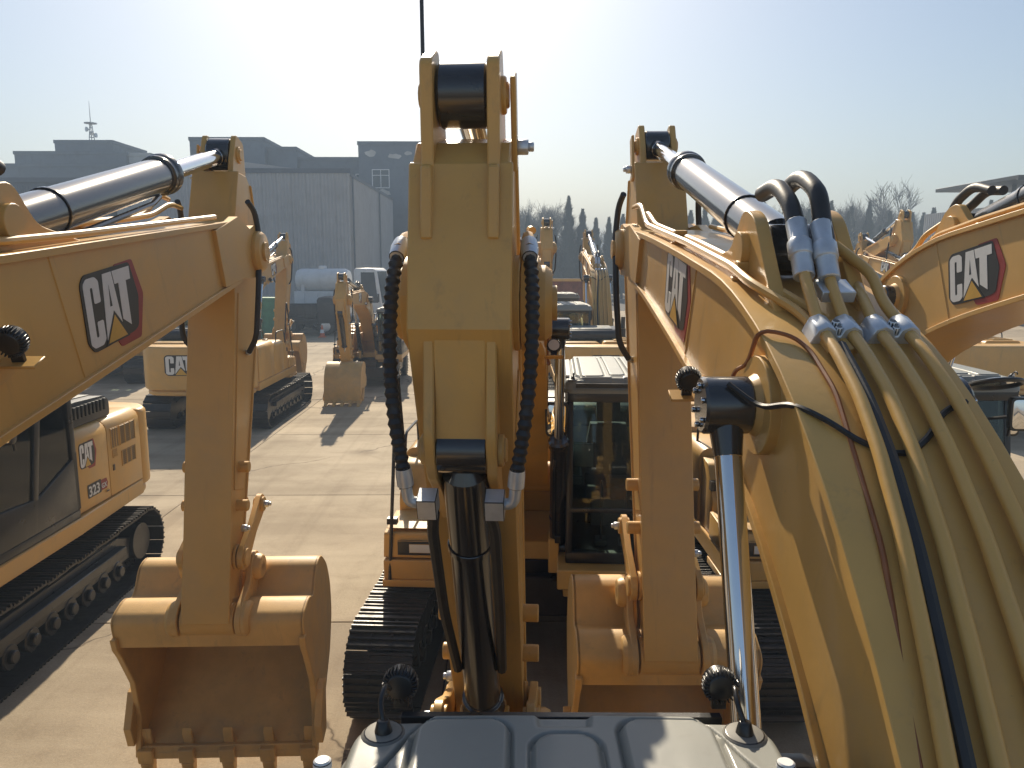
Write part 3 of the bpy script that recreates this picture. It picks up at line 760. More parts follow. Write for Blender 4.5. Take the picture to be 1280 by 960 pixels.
@cached
def leftpipe_mesh(j, k):
    b = MB(); x = (-.205,-.15)[j]
    pts = [bp(2.30,-.07+.06*j,.0,k), bp(2.52,-.10+.05*j,.025,k), bp(2.78,x,.04,k), bp(3.0,x,.04,k), bp(3.8,x,.04,k), bp(4.6,x,.04,k), bp(4.95,x,.05,k), bp(5.25,x,(.16,.10)[j],k), (x-(.02,.0)[j],5.42,btop(5.2,k)+.10-.06*j)]
    b.tube(pts, .017, 8, 0, .08)
    return b.mesh('boom_pipe', YELLOW, 0, 1)
@cached
def clamp_mesh():
    b = MB(); P = [(-.085,0)]
    for cx in (-.04,.04):
        P += [(cx+.036*cos(R(a)), .028+.036*sin(R(a))) for a in (180,140,90,40,0)]
    P += [(.085,0)]
    b.prism(P, -.045, .045, 'y'); b.cyl((0,0,.03),(0,0,.06),.014,n=8,mi=1); b.cyl((0,-.03,.02),(0,-.03,.055),.012,n=8,mi=1)
    return b.mesh('pipe_clamp', [STEEL, BLACK], 0.003, 1)
@cached
def smallclamp_mesh():
    b = MB(); b.box(-.10,.0,-.02,.02,0,.012); b.box(-.085,-.02,-.022,.022,.0,.072)
    return b.mesh('pipe_clamp', YELLOW, 0.004, 1)
def ringhose(b, pts, r, n, mi, pitch):
    pts = fil([Vector(p) for p in pts], .25); out = []; acc = 0
    for i in range(len(pts)-1):
        L = (pts[i+1]-pts[i]).length; k = max(1, int(L/(pitch/2)))
        for j in range(k): out.append(pts[i].lerp(pts[i+1], j/k))
    out.append(pts[-1])
    b.tube(out, [r*(1.05 if i % 2 else .78) for i in range(len(out))], n, mi)

@cached
def boomhose_mesh(k):
    b = MB()                # two hoses from the pipe heads over to the stick cylinder
    for (x0, s0, x1) in ((-.05,2.78,-.05),(.03,2.74,.03)):
        z0 = .17
        b.tube([bp(s0,x0,z0,k), bp(s0+.10,x0,z0+.08,k), (x0*.5+x1*.5,s0+.18,1.475+(.05 if x0>0 else 0)), (x1,3.12,1.49+(.04 if x0>0 else 0)), (x1,3.28,1.40)], .032, 12, 0, .12)
    return b.mesh('hose', HOSE, 0, 1)
@cached
def fitting_mesh(k):
    b = MB()
    for (x, s) in ((-.062,2.66),(.012,2.63)):
        p0 = Vector(bp(s,x,.10,k)); p1 = Vector(bp(s+.20,x+.01,.245,k))
        b.lathe([(.036,0),(.036,.35),(.042,.36),(.042,.62),(.034,.64),(.037,1)],p0,p1,12)
    b.box(-.03,.08,2.56,2.66,btop(2.6,k)+.07,btop(2.6,k)+.11)
    return b.mesh('hose_fitting', STEEL, 0.003, 1)
@cached
def blackhose_mesh(k):
    b = MB()
    for o in (.0,):
        b.tube([bp(s, x+o, .025+o*.5, k) for s, x in ((.4,-.155),(.8,-.155),(1.2,-.135),(1.55,-.10),(1.8,-.075),(2.05,-.06),(2.3,-.055))], .019, 8, 0, .08)
    return b.mesh('hose', HOSE, 0, 1)
@cached
def cable_mesh(k):
    b = MB(); x = -BW-.032
    b.tube([(x,2.98,.62),(x-.02,2.86,.60),(x,2.74,.62),(x,2.62,.70),(x,2.60,.92),(x,2.58,1.0),(x,2.46,1.10),(x,2.42,btop(2.42,k)+.04),(-.17,2.38,btop(2.38,k)+.035),(-.14,2.30,btop(2.3,k)+.03),(-.13,2.1,btop(2.1,k)+.03),(-.17,1.6,btop(1.6,k)+.03),(-.235,1.0,btop(1.0,k)+.03)], .0075, 6, 0, .05)
    return b.mesh('lamp_cable', COPPER, 0, 1)
@cached
def greaseline_mesh(k):
    b = MB(); x = -BW-.02
    b.tube([(x-.12,BOSS[0]-.03,BOSS[1]+.10),(x-.04,BOSS[0]-.12,BOSS[1]+.07),(x-.005,2.06,btop(2.06,k)+.02),(-.19,1.98,btop(1.98,k)+.035),(-.12,1.90,btop(1.9,k)+.03),(-.02,1.86,btop(1.86,k)+.028),(.06,1.92,btop(1.92,k)+.03),(.14,2.02,btop(2.02,k)+.03),(.22,2.06,btop(2.06,k)+.028)], .009, 6, 0, .08)
    return b.mesh('grease_line', HOSE, 0, 1)
@cached
def tiphose_mesh(sx):
    b = MB(); x = sx*.235
    ringhose(b, [(x*1.0,.02,.32),(x*1.28,-.10,.30),(x*1.32,-.18,.0),(x*1.30,-.16,-.5),(x*1.12,.0,-.80)], .026, 8, 0, .02)
    b.cyl((x*1.12,-.0,-.80),(x*.95,.06,-.88),.022,n=10,mi=1)
    return b.mesh('hose', [HOSE, STEEL], 0, 1)
@cached
def plaintiphose_mesh():
    b = MB(); x = .27
    b.tube([(x,-.22,.34),(x+.02,-.10,.30),(x+.04,-.02,.10),(x+.04,-.02,-.35),(x+.02,.02,-.70),(x-.06,.10,-.80)], .022, 10, 0, .12); b.cyl((x-.06,.10,-.8),(x-.10,.16,-.8),.024,n=10,mi=1)
    return b.mesh('hose', [HOSE, STEEL], 0, 1)
@cached
def bchose_mesh(sx):
    """ribbed hose beside the stick crown down to a steel manifold at the bucket cylinder"""
    b = MB()
    ringhose(b, [(sx*.235,.22,.30),(sx*.248,.32,.22),(sx*.25,.45,.05),(sx*.235,.57,-.14),(sx*.20,.66,-.34)], .026, 10, 0, .028)
    b.tube([(sx*.20,-.12,.14),(sx*.225,.06,.31),(sx*.235,.22,.31)],.022,8,2,.06); b.lathe([(.03,0),(.034,.5),(.028,1)],(sx*.231,.15,.31),(sx*.237,.25,.29),12,1)
    b.lathe([(.027,0),(.03,.4),(.03,1)],(sx*.201,.655,-.33),(sx*.195,.67,-.40),12,1)
    b.tube([(sx*.195,.67,-.39),(sx*.188,.685,-.46),(sx*.14,.68,-.47)],.021,10,1,.035)
    b.box(min(sx*.155,sx*.085),max(sx*.155,sx*.085),.640,.72,-.515,-.43,1)
    b.tube([(sx*.10,.69,-.50),(sx*.115,.67,-.60),(sx*.115,.60,-1.1),(sx*.10,.48,-1.6)],.022,8,0,.1)
    return b.mesh('hose', [HOSE, STEEL, YELLOW], 0.003, 1, 40, 60)

@cached
def drive_cylinder_pipe():
    b = MB()
    return None

def axlemat(A, th): return T(0, A[0], A[1]) @ RX(th)

YARD = 'yellow excavators parked in the yard'
def excavator(label, X, Y, hd, ba, tuck, bk, bw=1.3, k=1.0, detail=2, text=False, shoe=.70, wheels=False, logos=True, hoses=False, lens=None, swing=0.0, lampx=True, bs=1.0, cr=.095, bl=1.30, taillogo=True, footz=None, boomlamp=True, lgs=1.15, cbt=0.0, lgo=0.0, seam=3.42, lps=3.0, lpz=.075):
    FOOT = (.15, footz or 1.78)
    root = thing('excavator', label, 'excavator', T(X, Y, 0) @ RZ(hd), YARD)
    up = T(0, 0, 0) @ RZ(swing)
    def P(name, me, M=None, parent=None, lab=None):
        if parent is None: return obj(name, me, root, up @ (M if M is not None else Matrix.Identity(4)), lab)
        return obj(name, me, parent, M, lab)
    # undercarriage
    if not wheels:
        path, _ = track_path()
        for sx in (-1, 1):
            gx = sx*1.195
            if detail >= 2:
                for (y, z, a) in path: obj('track_shoe', shoe_mesh(shoe), root, T(gx, y, z) @ RX(a))
            else:
                o = obj('track_shoes', shoes_joined(shoe), root, T(gx, 0, 0)); o['kind'] = 'stuff'
            fr = obj('track_frame', trackframe_mesh(sx), root, T(gx, 0, 0))
            obj('sprocket', wheel_mesh('sprocket'), fr, T(0, TY0, TZ) @ (RZ(pi) if sx < 0 else Matrix.Identity(4))); obj('idler', wheel_mesh('idler'), fr, T(0, TY1, TZ))
        obj('carbody', carbody_mesh(), root)
    else:
        wheel_base(root)
    # upper
    P('upper_deck', deck_mesh()); w = P('counterweight', weight_mesh())
    d1 = P('side_door', leftdoor_mesh('rear')); d2 = P('side_door', leftdoor_mesh('front'))
    P('engine_hood', hood_mesh()); P('air_cover', cover_mesh()); P('fuel_tank', tank_mesh()); P('tool_box', toolbox_mesh()); P('handrail', rail_mesh())
    if logos:
        if text:
            P('maker_logo', logo_mesh(True), T(-1.361, -.66, 1.74) @ RZ(-pi/2) @ Matrix.Diagonal((.27, 1, .27, 1)), d2)
            tx = P('model_plate', plate_mesh(), T(-1.361, -.78, 1.36) @ RZ(-pi/2), d2)
        if taillogo: P('maker_logo', logo_mesh(False), T(-.62, -2.842, 1.50) @ Matrix.Diagonal((.62, 1, .44, 1)), w)
    # cab
    cab = P('cab', cabframe_mesh(), T(CX, CY, CZ))
    obj('cab_base', cabbase_mesh(), cab); obj('cab_roof', roof_mesh(), cab, T(0, 0, 1.80))
    for kk, M in (('front', None), ('lower', None), ('rear', None), ('side', T(-.45,0,0)), ('side', T(.45,0,0))): obj('window', window_mesh(kk), cab, M)
    obj('operator_seat', seat_mesh(), cab)
    if lampx:
        for sx in (-1, 1): obj('work_lamp', lamp_mesh(), cab, T(sx*.41, .95, 1.835) @ Matrix.Scale(.62, 4))
    obj('mirror', mirror_mesh(), cab, T(.58, .95, 1.45)) ; obj('mirror', mirror_mesh(), cab, T(-.60, .55, 1.35))
    if detail >= 2: roof_fittings(cab)
    # boom
    a = R(ba); Mb = T(0, FOOT[0], FOOT[1]) @ RX(a) @ Matrix.Scale(bs, 4)
    boom = P('boom', boom_mesh(k, seam), Mb)
    def w2(s, t):
        s *= bs; t *= bs
        return (FOOT[0] + s*cos(a) - t*sin(a), FOOT[1] + s*sin(a) + t*cos(a))
    Pp = w2(*PIN)
    if logos:
        lx = BW + .001
        ang = math.atan2(spl(4.1,1,prof(k))-spl(3.6,1,prof(k)), .5)
        P('maker_logo', logo_mesh(True), T(-lx, 3.97, spl(3.92,1,prof(k))-.135*lgs+.02) @ RX(ang) @ RZ(-pi/2) @ Matrix.Diagonal((.37*lgs, 1, .27*lgs, 1)), boom)
        P('maker_logo', logo_mesh(True), T(lx, 3.47+lgo, spl(3.47+lgo,1,prof(k))-.135*lgs-.02) @ RX(ang) @ RZ(pi/2) @ Matrix.Diagonal((.37*lgs, 1, .27*lgs, 1)), boom)
    if detail >= 1:
        for i in range(4): obj('boom_pipe', pipes_mesh(i, k), boom)
        for j in range(2): obj('boom_pipe', leftpipe_mesh(j, k), boom)
        for x in (-.038, .138): obj('pipe_clamp', clamp_mesh(), boom, T(x, 2.40, btop(2.40,k)+.018) @ RX(math.atan((btop(2.5,k)-btop(2.3,k))/.2)))
        for s in (2.95, 4.1): obj('pipe_clamp', smallclamp_mesh(), boom, T(-.12, s, btop(s,k)+.02) @ RX(math.atan((btop(s+.1,k)-btop(s-.1,k))/.2)))
        obj('hose', boomhose_mesh(k), boom); obj('hose_fitting', fitting_mesh(k), boom); obj('hose', blackhose_mesh(k), boom)
        for sx in ((-1, 1) if boomlamp else ()):
            lampo = obj('work_lamp', lamp_mesh(), boom, T(sx*(BW+.08), lps, bbot(lps,k)+lpz) @ Matrix.Scale(.74, 4))
            obj('lamp_bracket', bracket_mesh(), boom, T(sx*BW, lps, bbot(lps,k)+lpz-.08) @ (RZ(pi) if sx < 0 else Matrix.Identity(4)))
        obj('lamp_cable', cable_mesh(k), boom); obj('grease_line', greaseline_mesh(k), boom)
    # stick
    th = R(-tuck); Ms = T(0, *Pp) @ RX(th)
    stick = P('stick', stick_mesh(), Ms)
    def w3(u, w): return (Pp[0] + w*cos(th) + u*sin(th), Pp[1] + w*sin(th) - u*cos(th))
    if detail >= 1:
        if hoses:
            for sx in (-1, 1): obj('hose', bchose_mesh(sx), stick)
        else:
            obj('hose', tiphose_plain(), stick); obj('hose', tiphose_plain(), stick, Matrix.Diagonal((-1,1,1,1)))
        obj('pin_bolt', bolt_mesh(), stick, T(SW+.02, 0.05, -2.2)); obj('pin_bolt', bolt_mesh(), stick, T(-.18, TAIL[1], -TAIL[0]-.18) @ RZ(pi))
    # cylinders
    def cyl2(name, A, B, r, rr, Lb, x=0):
        d = (B[0]-A[0], B[1]-A[1]); L = math.hypot(*d); t = math.atan2(-d[0], d[1])
        o = P(name, barrel_mesh(r, Lb), T(x, *A) @ RX(t)); obj('rod', rod_mesh(rr, round(max(.3, L-Lb+.2), 2), name == 'lift_cylinder'), o, T(0, 0, L)); return o
    cyl2('stick_cylinder', w2(CB[0], CB[1]+cbt), w3(*TAIL), cr, cr*.55, 1.98 if not lens else lens)
    for sx in (-1, 1): cyl2('lift_cylinder', (.82, 1.22), w2(*BOSS), .082, .043, 1.42, sx*(BW+(.13 if sx < 0 else .075)))
    # bucket and linkage
    Bp = w3(SL, 0); ph = R(bk) if bk is not None else math.acos(min(1, (Bp[1]-.01)/1.5)); Mk = T(0, *Bp) @ RX(ph)
    def w4(b1, b2): return (Bp[0] + b2*cos(ph) + b1*sin(ph), Bp[1] + b2*sin(ph) - b1*cos(ph))
    bu = P('bucket', bucket_mesh(bw), Mk)
    for i in range(5): obj('tooth', tooth_mesh(), bu, T(-(bw/2-.07) + i*(bw-.14)/4, 0, 0))
    for sx in (-1, 1): obj('side_cutter', cutter_mesh(), bu, T(sx*(bw/2+.03), 0, 0))
    A = w3(*IDL); B = w4(*BP2); r1, r2 = .56, .52
    dx, dy = B[0]-A[0], B[1]-A[1]; D = math.hypot(dx, dy); D2 = min(D, r1+r2-.01)
    aa = (r1*r1-r2*r2+D2*D2)/(2*D2); hh = math.sqrt(max(0, r1*r1-aa*aa))
    c = []
    for sg in (1,-1):
        c.append((A[0]+aa*dx/D - sg*hh*dy/D, A[1]+aa*dy/D + sg*hh*dx/D))
    od = (cos(th), sin(th))
    J = max(c, key=lambda q: (q[0]-A[0])*od[0]+(q[1]-A[1])*od[1])
    def lnk(F_, G, x, wd, r0, rr):
        t = math.atan2(G[0]-F_[0], -(G[1]-F_[1]))
        return P('link', link_mesh(round(math.hypot(G[0]-F_[0], G[1]-F_[1]),2), wd, r0, rr), T(x, *F_) @ RX(t))
    for sx in (-1, 1):
        o = lnk(J, A, sx*.225, .045, .085, .10); obj('pin_bolt', bolt_mesh(), o, T(sx*.03,0,0) @ (Matrix.Identity(4) if sx > 0 else RZ(pi)))
    lnk(J, B, 0, .20, .09, .09)
    cyl2('bucket_cylinder', w3(*BCB), J, .085, .045, bl)
    return root
@cached
def bracket_mesh():
    b = MB(); b.box(0,.15,-.04,.04,-.012,0); b.box(0,.012,-.06,.06,-.08,.06)
    return b.mesh('lamp_bracket', YELLOW, 0.003, 1)
@cached
def plate_mesh():
    b = MB()
    def quad(P, mi, dy): b.add([(p[0],-dy,p[1]) for p in P], [tuple(range(len(P)))], mi)
    me1 = text_mesh('323', .17, WPRINT); me2 = text_mesh('GX', .085, WPRINT); me0 = text_mesh('323', .17, KPRINT)
    quad(smooth_poly([(.26,-.005),(.42,-.005),(.45,.06),(.42,.125),(.26,.125)],.01), 2, .002)
    quad(smooth_poly([(-.02,-.02),(.29,-.02),(.29,.145),(-.02,.145)],.02), 1, .0028)
    for me, ox, oz in ((me1,0,0),(me2,.292,.02)):
        vs = [(v.co.x+ox, -v.co.z-.0045, v.co.y+oz) for v in me.vertices]
        b.add(vs, [tuple(p.vertices) for p in me.polygons], 0)
        bpy.data.meshes.remove(me)
    bpy.data.meshes.remove(me0)
    return b.mesh('model_plate', [WPRINT, KPRINT, RPRINT], 0, 1, 0)
@cached
def tiphose_plain():
    return plaintiphose_mesh()
@cached
def rooffit_mesh(k):
    b = MB()
    if k == 'disc': b.lathe([(.055,0),(.055,.5),(.045,1)],(0,0,-.01),(0,0,.012),20,1); b.lathe([(.022,0),(.014,1)],(0,0,.01),(0,0,.04),12,0); b.tube([(0,0,.03),(-.012,.03,.07),(-.006,.075,.085),(.0,.10,.06)],.007,8,0,.02)
    if k == 'cap': b.cyl((0,0,-.08),(0,0,.03),.026,n=16,mi=0); b.lathe([(.028,0),(.03,.2),(.03,.8),(.022,1)],(0,0,.03),(0,0,.062),16,2)
    if k == 'cross': b.box(-.016,.016,-.004,.004,0,.004); b.box(-.004,.004,-.016,.016,0,.0045); b.cyl((0,0,0),(0,0,.006),.009,n=10)
    if k == 'bar': b.box(-.40,.40,-.012,.012,-.03,.012)
    return b.mesh('roof_fitting', [BLACK, GLAND if k == 'disc' else BLACK, PALEB], 0.002, 1)
def roof_fittings(cab):
    for sx in (-1, 1):
        obj('cable_gland', rooffit_mesh('disc'), cab, T(sx*.425, .775, 1.80))
        obj('rubber_cap', rooffit_mesh('cap'), cab, T(.475 if sx > 0 else -.535, .64, 1.79) @ Matrix.Scale(.68, 4))
        obj('roof_plug', rooffit_mesh('cross'), cab, T(sx*.022, .785, 1.820))
    obj('roof_bar', rooffit_mesh('bar'), cab, T(0, .885, 1.775))

# wheeled base
@cached
def tyre_mesh():
    b = MB(); b.lathe([(.30,0),(.46,.06),(.50,.2),(.50,.8),(.46,.94),(.30,1)],(-.13,0,0),(.13,0,0),32)
    for i in range(24):
        M = RX(2*pi*i/24); b.box(-.13,.13,-.02,.02,.49,.515,0,M)
    return b.mesh('tyre', RUBBER, 0.005, 1)
@cached
def rim_mesh():
    b = MB(); b.lathe([(.30,0),(.30,.3),(.2,.5),(.2,.7),(.12,.75),(.12,1)],(-.12,0,0),(.15,0,0),24)
    return b.mesh('rim', BLACK, 0.004, 1)
@cached
def chassis_mesh():
    b = MB(); b.box(-.45,.45,-1.7,1.9,.62,.92); b.box(-.9,.9,-1.35,-1.1,.42,.62); b.box(-.9,.9,1.25,1.5,.42,.62); b.box(-1.2,1.2,1.85,2.05,.35,.75)
    b.cyl((0,0,.9),(0,0,1.0),.6,n=24); b.box(.5,1.2,-.7,.6,.45,.85); b.box(-1.2,-.5,-.7,.6,.45,.85)
    return b.mesh('chassis', BLACK, 0.01, 1)
def wheel_base(root):
    obj('chassis', chassis_mesh(), root)
    for y in (-1.22, 1.38):
        for x in (-1.16,-.84,.84,1.16):
            t = obj('wheel', tyre_mesh(), root, T(x, y, .52)); obj('rim', rim_mesh(), t, Matrix.Identity(4) if x > 0 else RZ(pi))

# ------------------------------------------------------------------ ground
def structure(o): o['kind'] = 'structure'; return o
b = MB(); b.add([(-700,-300,-.06),(700,-300,-.06),(700,900,-.06),(-700,900,-.06)], [(0,1,2,3)])
ground = structure(obj('ground', b.mesh('ground', EARTH, 0, 1, 0)))
b = MB(); b.box(-60,60,-20,100,-.058,-.03); yard = structure(obj('concrete_yard', b.mesh('yard', mat('joint_filler', (0.06,.05,.042), .9), 0, 1, 0)))
def slab_mesh(w, l):
    b = MB(); g = .007; b.box(g, w-g, g, l-g, -.03, 0); return b.mesh('concrete_slab', CONCRETE, .006, 1, 0)
SWD, SLN = 5.0, 4.97
sm = slab_mesh(SWD, SLN)
for i in range(-8, 7):
    for j in range(-3, 13):
        obj('concrete_slab', sm, yard, T(i*SWD - .6, j*SLN + 3.43, random.uniform(-.0015, .0015)))

# ------------------------------------------------------------------ the excavators
N = None
excavator('excavator under the camera, grey cab roof at the bottom, pipes along its curved boom', 1.04, .55, R(-1.0), 23.6, 17, N, 1.25)
excavator('excavator with a wide bucket in the open gap, only boom, stick and bucket in view', -2.15, .48, R(1.2), 21.2, 14, 8, 1.45, 1.22, bs=1.10, cr=.11, lens=2.1, footz=1.765, lgs=1.12, lgo=-.28, seam=3.08, cbt=-.06, lps=2.60, lpz=.34)
c = excavator('excavator facing the viewer in the middle, two ribbed hoses on its upright stick', .24, 8.40, pi - R(3.9), 20.7, 22, 14, 1.2, shoe=.60, hoses=True, lampx=False, bl=1.62)
b = MB(); b.tube([(1.02,.35,1.9),(1.02,.35,4.6),(1.04,.33,8.2)],.021,8); obj('antenna', b.mesh('antenna', BLACK, 0, 1), c)
r_ = excavator('excavator facing the viewer behind the big pipes, round mirror above its windscreen', 3.55, 8.40, pi, 24.5, 16, N, 1.3, 1.15, lampx=False, boomlamp=False, bs=1.08, lgs=1.15, lgo=-.50, seam=2.90)
b = MB(); b.tube([(.21*cos(2*pi*i/28), .21*sin(2*pi*i/28)*.94, .21*sin(2*pi*i/28)*.34) for i in range(28)], .022, 8, 0, 0, True)
b.lathe([(.20,0),(.14,.6),(.02,1)],(0,0,0),(0,-.02,.055),24,1); b.tube([(-.0,-.20,-.06),(.0,-.32,-.02),(0,-.45,-.10)],.016,8)
obj('round_mirror', b.mesh('round_mirror', [BLACK, MIRR], 0, 1), r_, T(-.80, 1.72, 3.05))
b = MB(); b.tube([(0,-.03,0),(0,-.14,-.05),(.16,-.5,-.16)],.016,8); o = obj('mirror', mirror_mesh(), r_, T(-.96, 1.84, 2.80) @ Matrix.Scale(.9, 4)); obj('mirror_arm', b.mesh('mirror_arm', BLACK, 0, 1), o)
excavator('excavator with grilles and the number 323 on its side door behind the wide bucket', -6.3, 8.1, pi, 23.5, 17, N, 1.3, text=True)
excavator('excavator seen from behind with white letters on its counterweight, parked beyond the 323 machine', -7.4, 21.0, 0, 24, 16, N, 1.3, detail=1)
excavator('excavator seen from behind over the middle cab roof, black hood cover above its rear', 2.75, 20.9, R(-1), 25, 17, N, 1.3, detail=1)
excavator('excavator seen from behind at the far right, yellow rear above the neighbouring cab roof', 12.2, 21.0, 0, 24, 17, N, 1.3, detail=1, taillogo=False)
excavator('excavator in the far left corner, only bucket and dark track showing below the big boom', -13.9, 28.5, pi, 23.5, 17, N, 1.3, detail=1)
excavator('excavator far behind the ribbed hose, its tall stick top and cab roof above the others', 1.3, 29.0, pi, 28, 17, 20, 1.3, detail=1)
excavator('excavator far behind the big curved boom, its small boom against the trees', 12.3, 29.0, pi, 31, 17, 20, 1.3, detail=1)
wx = excavator('wheeled excavator on rubber tyres facing the viewer with its bucket on the ground', -4.72, 27.4, pi, 16.5, 10, N, 1.25, detail=1, wheels=True, lampx=False)
wx.scale = (.86, .86, .86)

# ------------------------------------------------------------------ vehicles and small things behind
def wheels(root, xs, y, r, w=.28):
    k = ('w', r, w)
    if k not in ME:
        b = MB(); b.lathe([(r*.55,0),(r*.95,.05),(r,.2),(r,.8),(r*.95,.95),(r*.55,1)],(0,-w/2,0),(0,w/2,0),24); b.lathe([(r*.55,0),(r*.5,.5),(r*.3,1)],(0,-w/2,0),(0,-w/2-.02,0),16,1)
        ME[k] = b.mesh('wheel', [RUBBER, STEEL], .004, 1)
    for x in xs:
        for sy in (-1, 1): obj('wheel', ME[k], root, T(x, sy*y, r) @ (Matrix.Identity(4) if sy < 0 else RZ(pi)))
def truck_cab(root, x, m, z0=.7, z1=2.95, L=1.9):
    b = MB(); b.prism([(x,z0),(x+L,z0),(x+L,z0+1.0),(x+L-.28,z1-.15),(x+L-.5,z1),(x+.1,z1),(x,z1-.15)], -1.15, 1.15, 'y')
    c = obj('truck_cab', b.mesh('truck_cab', m, .05, 2), root)
    g = MB(); g.prism([(x+L+.006,z0+1.02),(x+L-.26,z1-.2),(x+L-.27,z1-.2),(x+L-.01,z0+1.02)], -.95, .95, 'y'); obj('windscreen', g.mesh('windscreen', WINGLASS, 0, 1), c)
    for sy in (-1, 1):
        g = MB(); g.prism([(x+.45,z0+1.05),(x+L-.2,z0+1.05),(x+L-.4,z1-.25),(x+.45,z1-.25)], sy*1.146, sy*1.156, 'y'); obj('side_window', g.mesh('side_window', WINGLASS, 0, 1), c)
        g = MB(); g.box(x+L-.2,x+L-.12,sy*1.2-.08,sy*1.2+.08,z0+1.1,z0+1.6); obj('mirror', g.mesh('mirror', BLACK, .01, 1), c)
    return c
def chassis_box(root, x0, x1, m=DARKV):
    b = MB(); b.box(x0,x1,-.45,.45,.62,.95); b.box(x0+.2,x1-.3,-1.1,1.1,.85,.98)
    for x in (x0+1.0, x0+2.6): b.box(x-.5,x+.5,-1.15,1.15,.98,1.02)
    obj('chassis', b.mesh('chassis', m, .01, 1), root)
t = thing('tank_truck', 'white tank truck parked in front of the corrugated warehouse', 'truck', T(-11.2, 49.0, 0) @ RZ(R(-8)))
chassis_box(t, -2.4, 3.9, WHITE); wheels(t, (-1.6, -.3, 2.9), .95, .5); truck_cab(t, 2.2, WHITE, .7, 3.85, 1.7)
b = MB(); b.lathe([(.3,0),(.62,.03),(.72,.09),(.72,.91),(.62,.97),(.3,1)],(-1.9,0,3.1),(1.6,0,3.1),28); tk = obj('tank', b.mesh('tank', WHITE, 0, 1), t)
b = MB(); b.lathe([(.25,0),(.25,.8),(.18,1)],(-.2,0,3.75),(-.2,0,4.0),16); obj('tank_hatch', b.mesh('hatch', WHITE, 0, 1), tk)
b = MB(); b.box(-1.9,1.6,-.6,.6,1.0,2.42); b.box(-1.4,-1.2,-.66,.66,1.0,2.9); b.box(.9,1.1,-.66,.66,1.0,2.9); obj('tank_cradle', b.mesh('cradle', WHITE, .02, 1), t)
t = thing('flatbed_truck', 'dark low truck with black wheels standing under the white tank', 'truck', T(-11.9, 45.6, 0) @ RZ(R(4)))
chassis_box(t, -2.6, 2.2); wheels(t, (-1.9, -.7, 1.5), .95, .52)
b = MB(); b.box(-2.6,1.0,-1.15,1.15,1.05,1.25); b.box(-2.6,1.0,-1.16,-1.10,1.25,1.75); b.box(-2.6,1.0,1.10,1.16,1.25,1.75); b.box(-2.62,-2.56,-1.1,1.1,1.25,1.75)
for i in range(8): b.box(-2.4+i*.45,-2.32+i*.45,-1.19,-1.16,1.1,1.75)
obj('load_bed', b.mesh('load_bed', DARKV, .01, 1), t); truck_cab(t, 1.05, DARKV, .7, 2.2, 1.3)
t = thing('waste_skip', 'green skip behind the parked excavator near the warehouse', 'skip', T(-13.7, 43.5, 0))
b = MB(); b.prism([(-1.1,.0),(1.1,.0),(1.4,2.2),(-1.4,2.2)],-.8,.8,'y')
for x in (-.9,-.3,.3,.9): b.prism([(x-.04,.05),(x+.04,.05),(x*1.15+.04,2.15),(x*1.15-.04,2.15)],-.86,-.79,'y')
b.box(-1.45,1.45,-.86,.86,2.15,2.26); o = obj('skip_body', b.mesh('skip', GREENP, .01, 1), t)
t = thing('traffic_cone', 'small orange traffic cone on the concrete beside the dark truck', 'traffic cone', T(-10.3, 43.6, 0))
b = MB(); b.box(-.2,.2,-.2,.2,0,.04); b.lathe([(.16,0),(.03,1)],(0,0,.04),(0,0,.7),16); co = obj('cone_body', b.mesh('cone', CONE, 0, 1), t)
b = MB(); b.lathe([(.125,0),(.085,1)],(0,0,.24),(0,0,.44),16,0,False); obj('cone_band', b.mesh('band', WHITE, 0, 1), co)
t = thing('dump_truck', 'dump truck with rusty red load body beyond the middle cabs', 'truck', T(4.0, 44.5, 0) @ RZ(R(90)))
chassis_box(t, -3.6, 2.6); wheels(t, (-2.6, -1.2, 1.9), 1.0, .55)
b = MB(); b.prism([(-1.25,1.1),(1.25,1.1),(1.4,3.2),(-1.4,3.2)],-3.7,-3.6,'x'); b.prism([(-1.25,1.1),(1.25,1.1),(1.4,3.2),(-1.4,3.2)],.7,.8,'x')
for sy in (-1,1):
    b.prism([(sy*1.25,1.1),(sy*1.19,1.1),(sy*1.34,3.2),(sy*1.4,3.2)],-3.6,.7,'x')
    for i in range(6): b.prism([(sy*1.27,1.15),(sy*1.33,1.15),(sy*1.47,3.15),(sy*1.41,3.15)],-3.5+i*.78,-3.38+i*.78,'x')
b.box(-3.6,.7,-1.2,1.2,1.05,1.15)
for x in (-.9,0,.9): b.box(-3.78,-3.7,x-.06,x+.06,1.1,3.2)
bd = obj('load_body', b.mesh('load_body', RUST, .01, 1), t)
b = MB(); b.box(-3.85,.85,-1.5,-1.42,3.2,3.34); b.box(-3.85,.85,1.42,1.5,3.2,3.34); b.box(-3.85,-3.7,-1.42,1.42,3.2,3.34); obj('rim_beam', b.mesh('rim_beam', YELLOW, .01, 1), bd)
truck_cab(t, 1.0, RUST, .7, 2.9, 1.7)

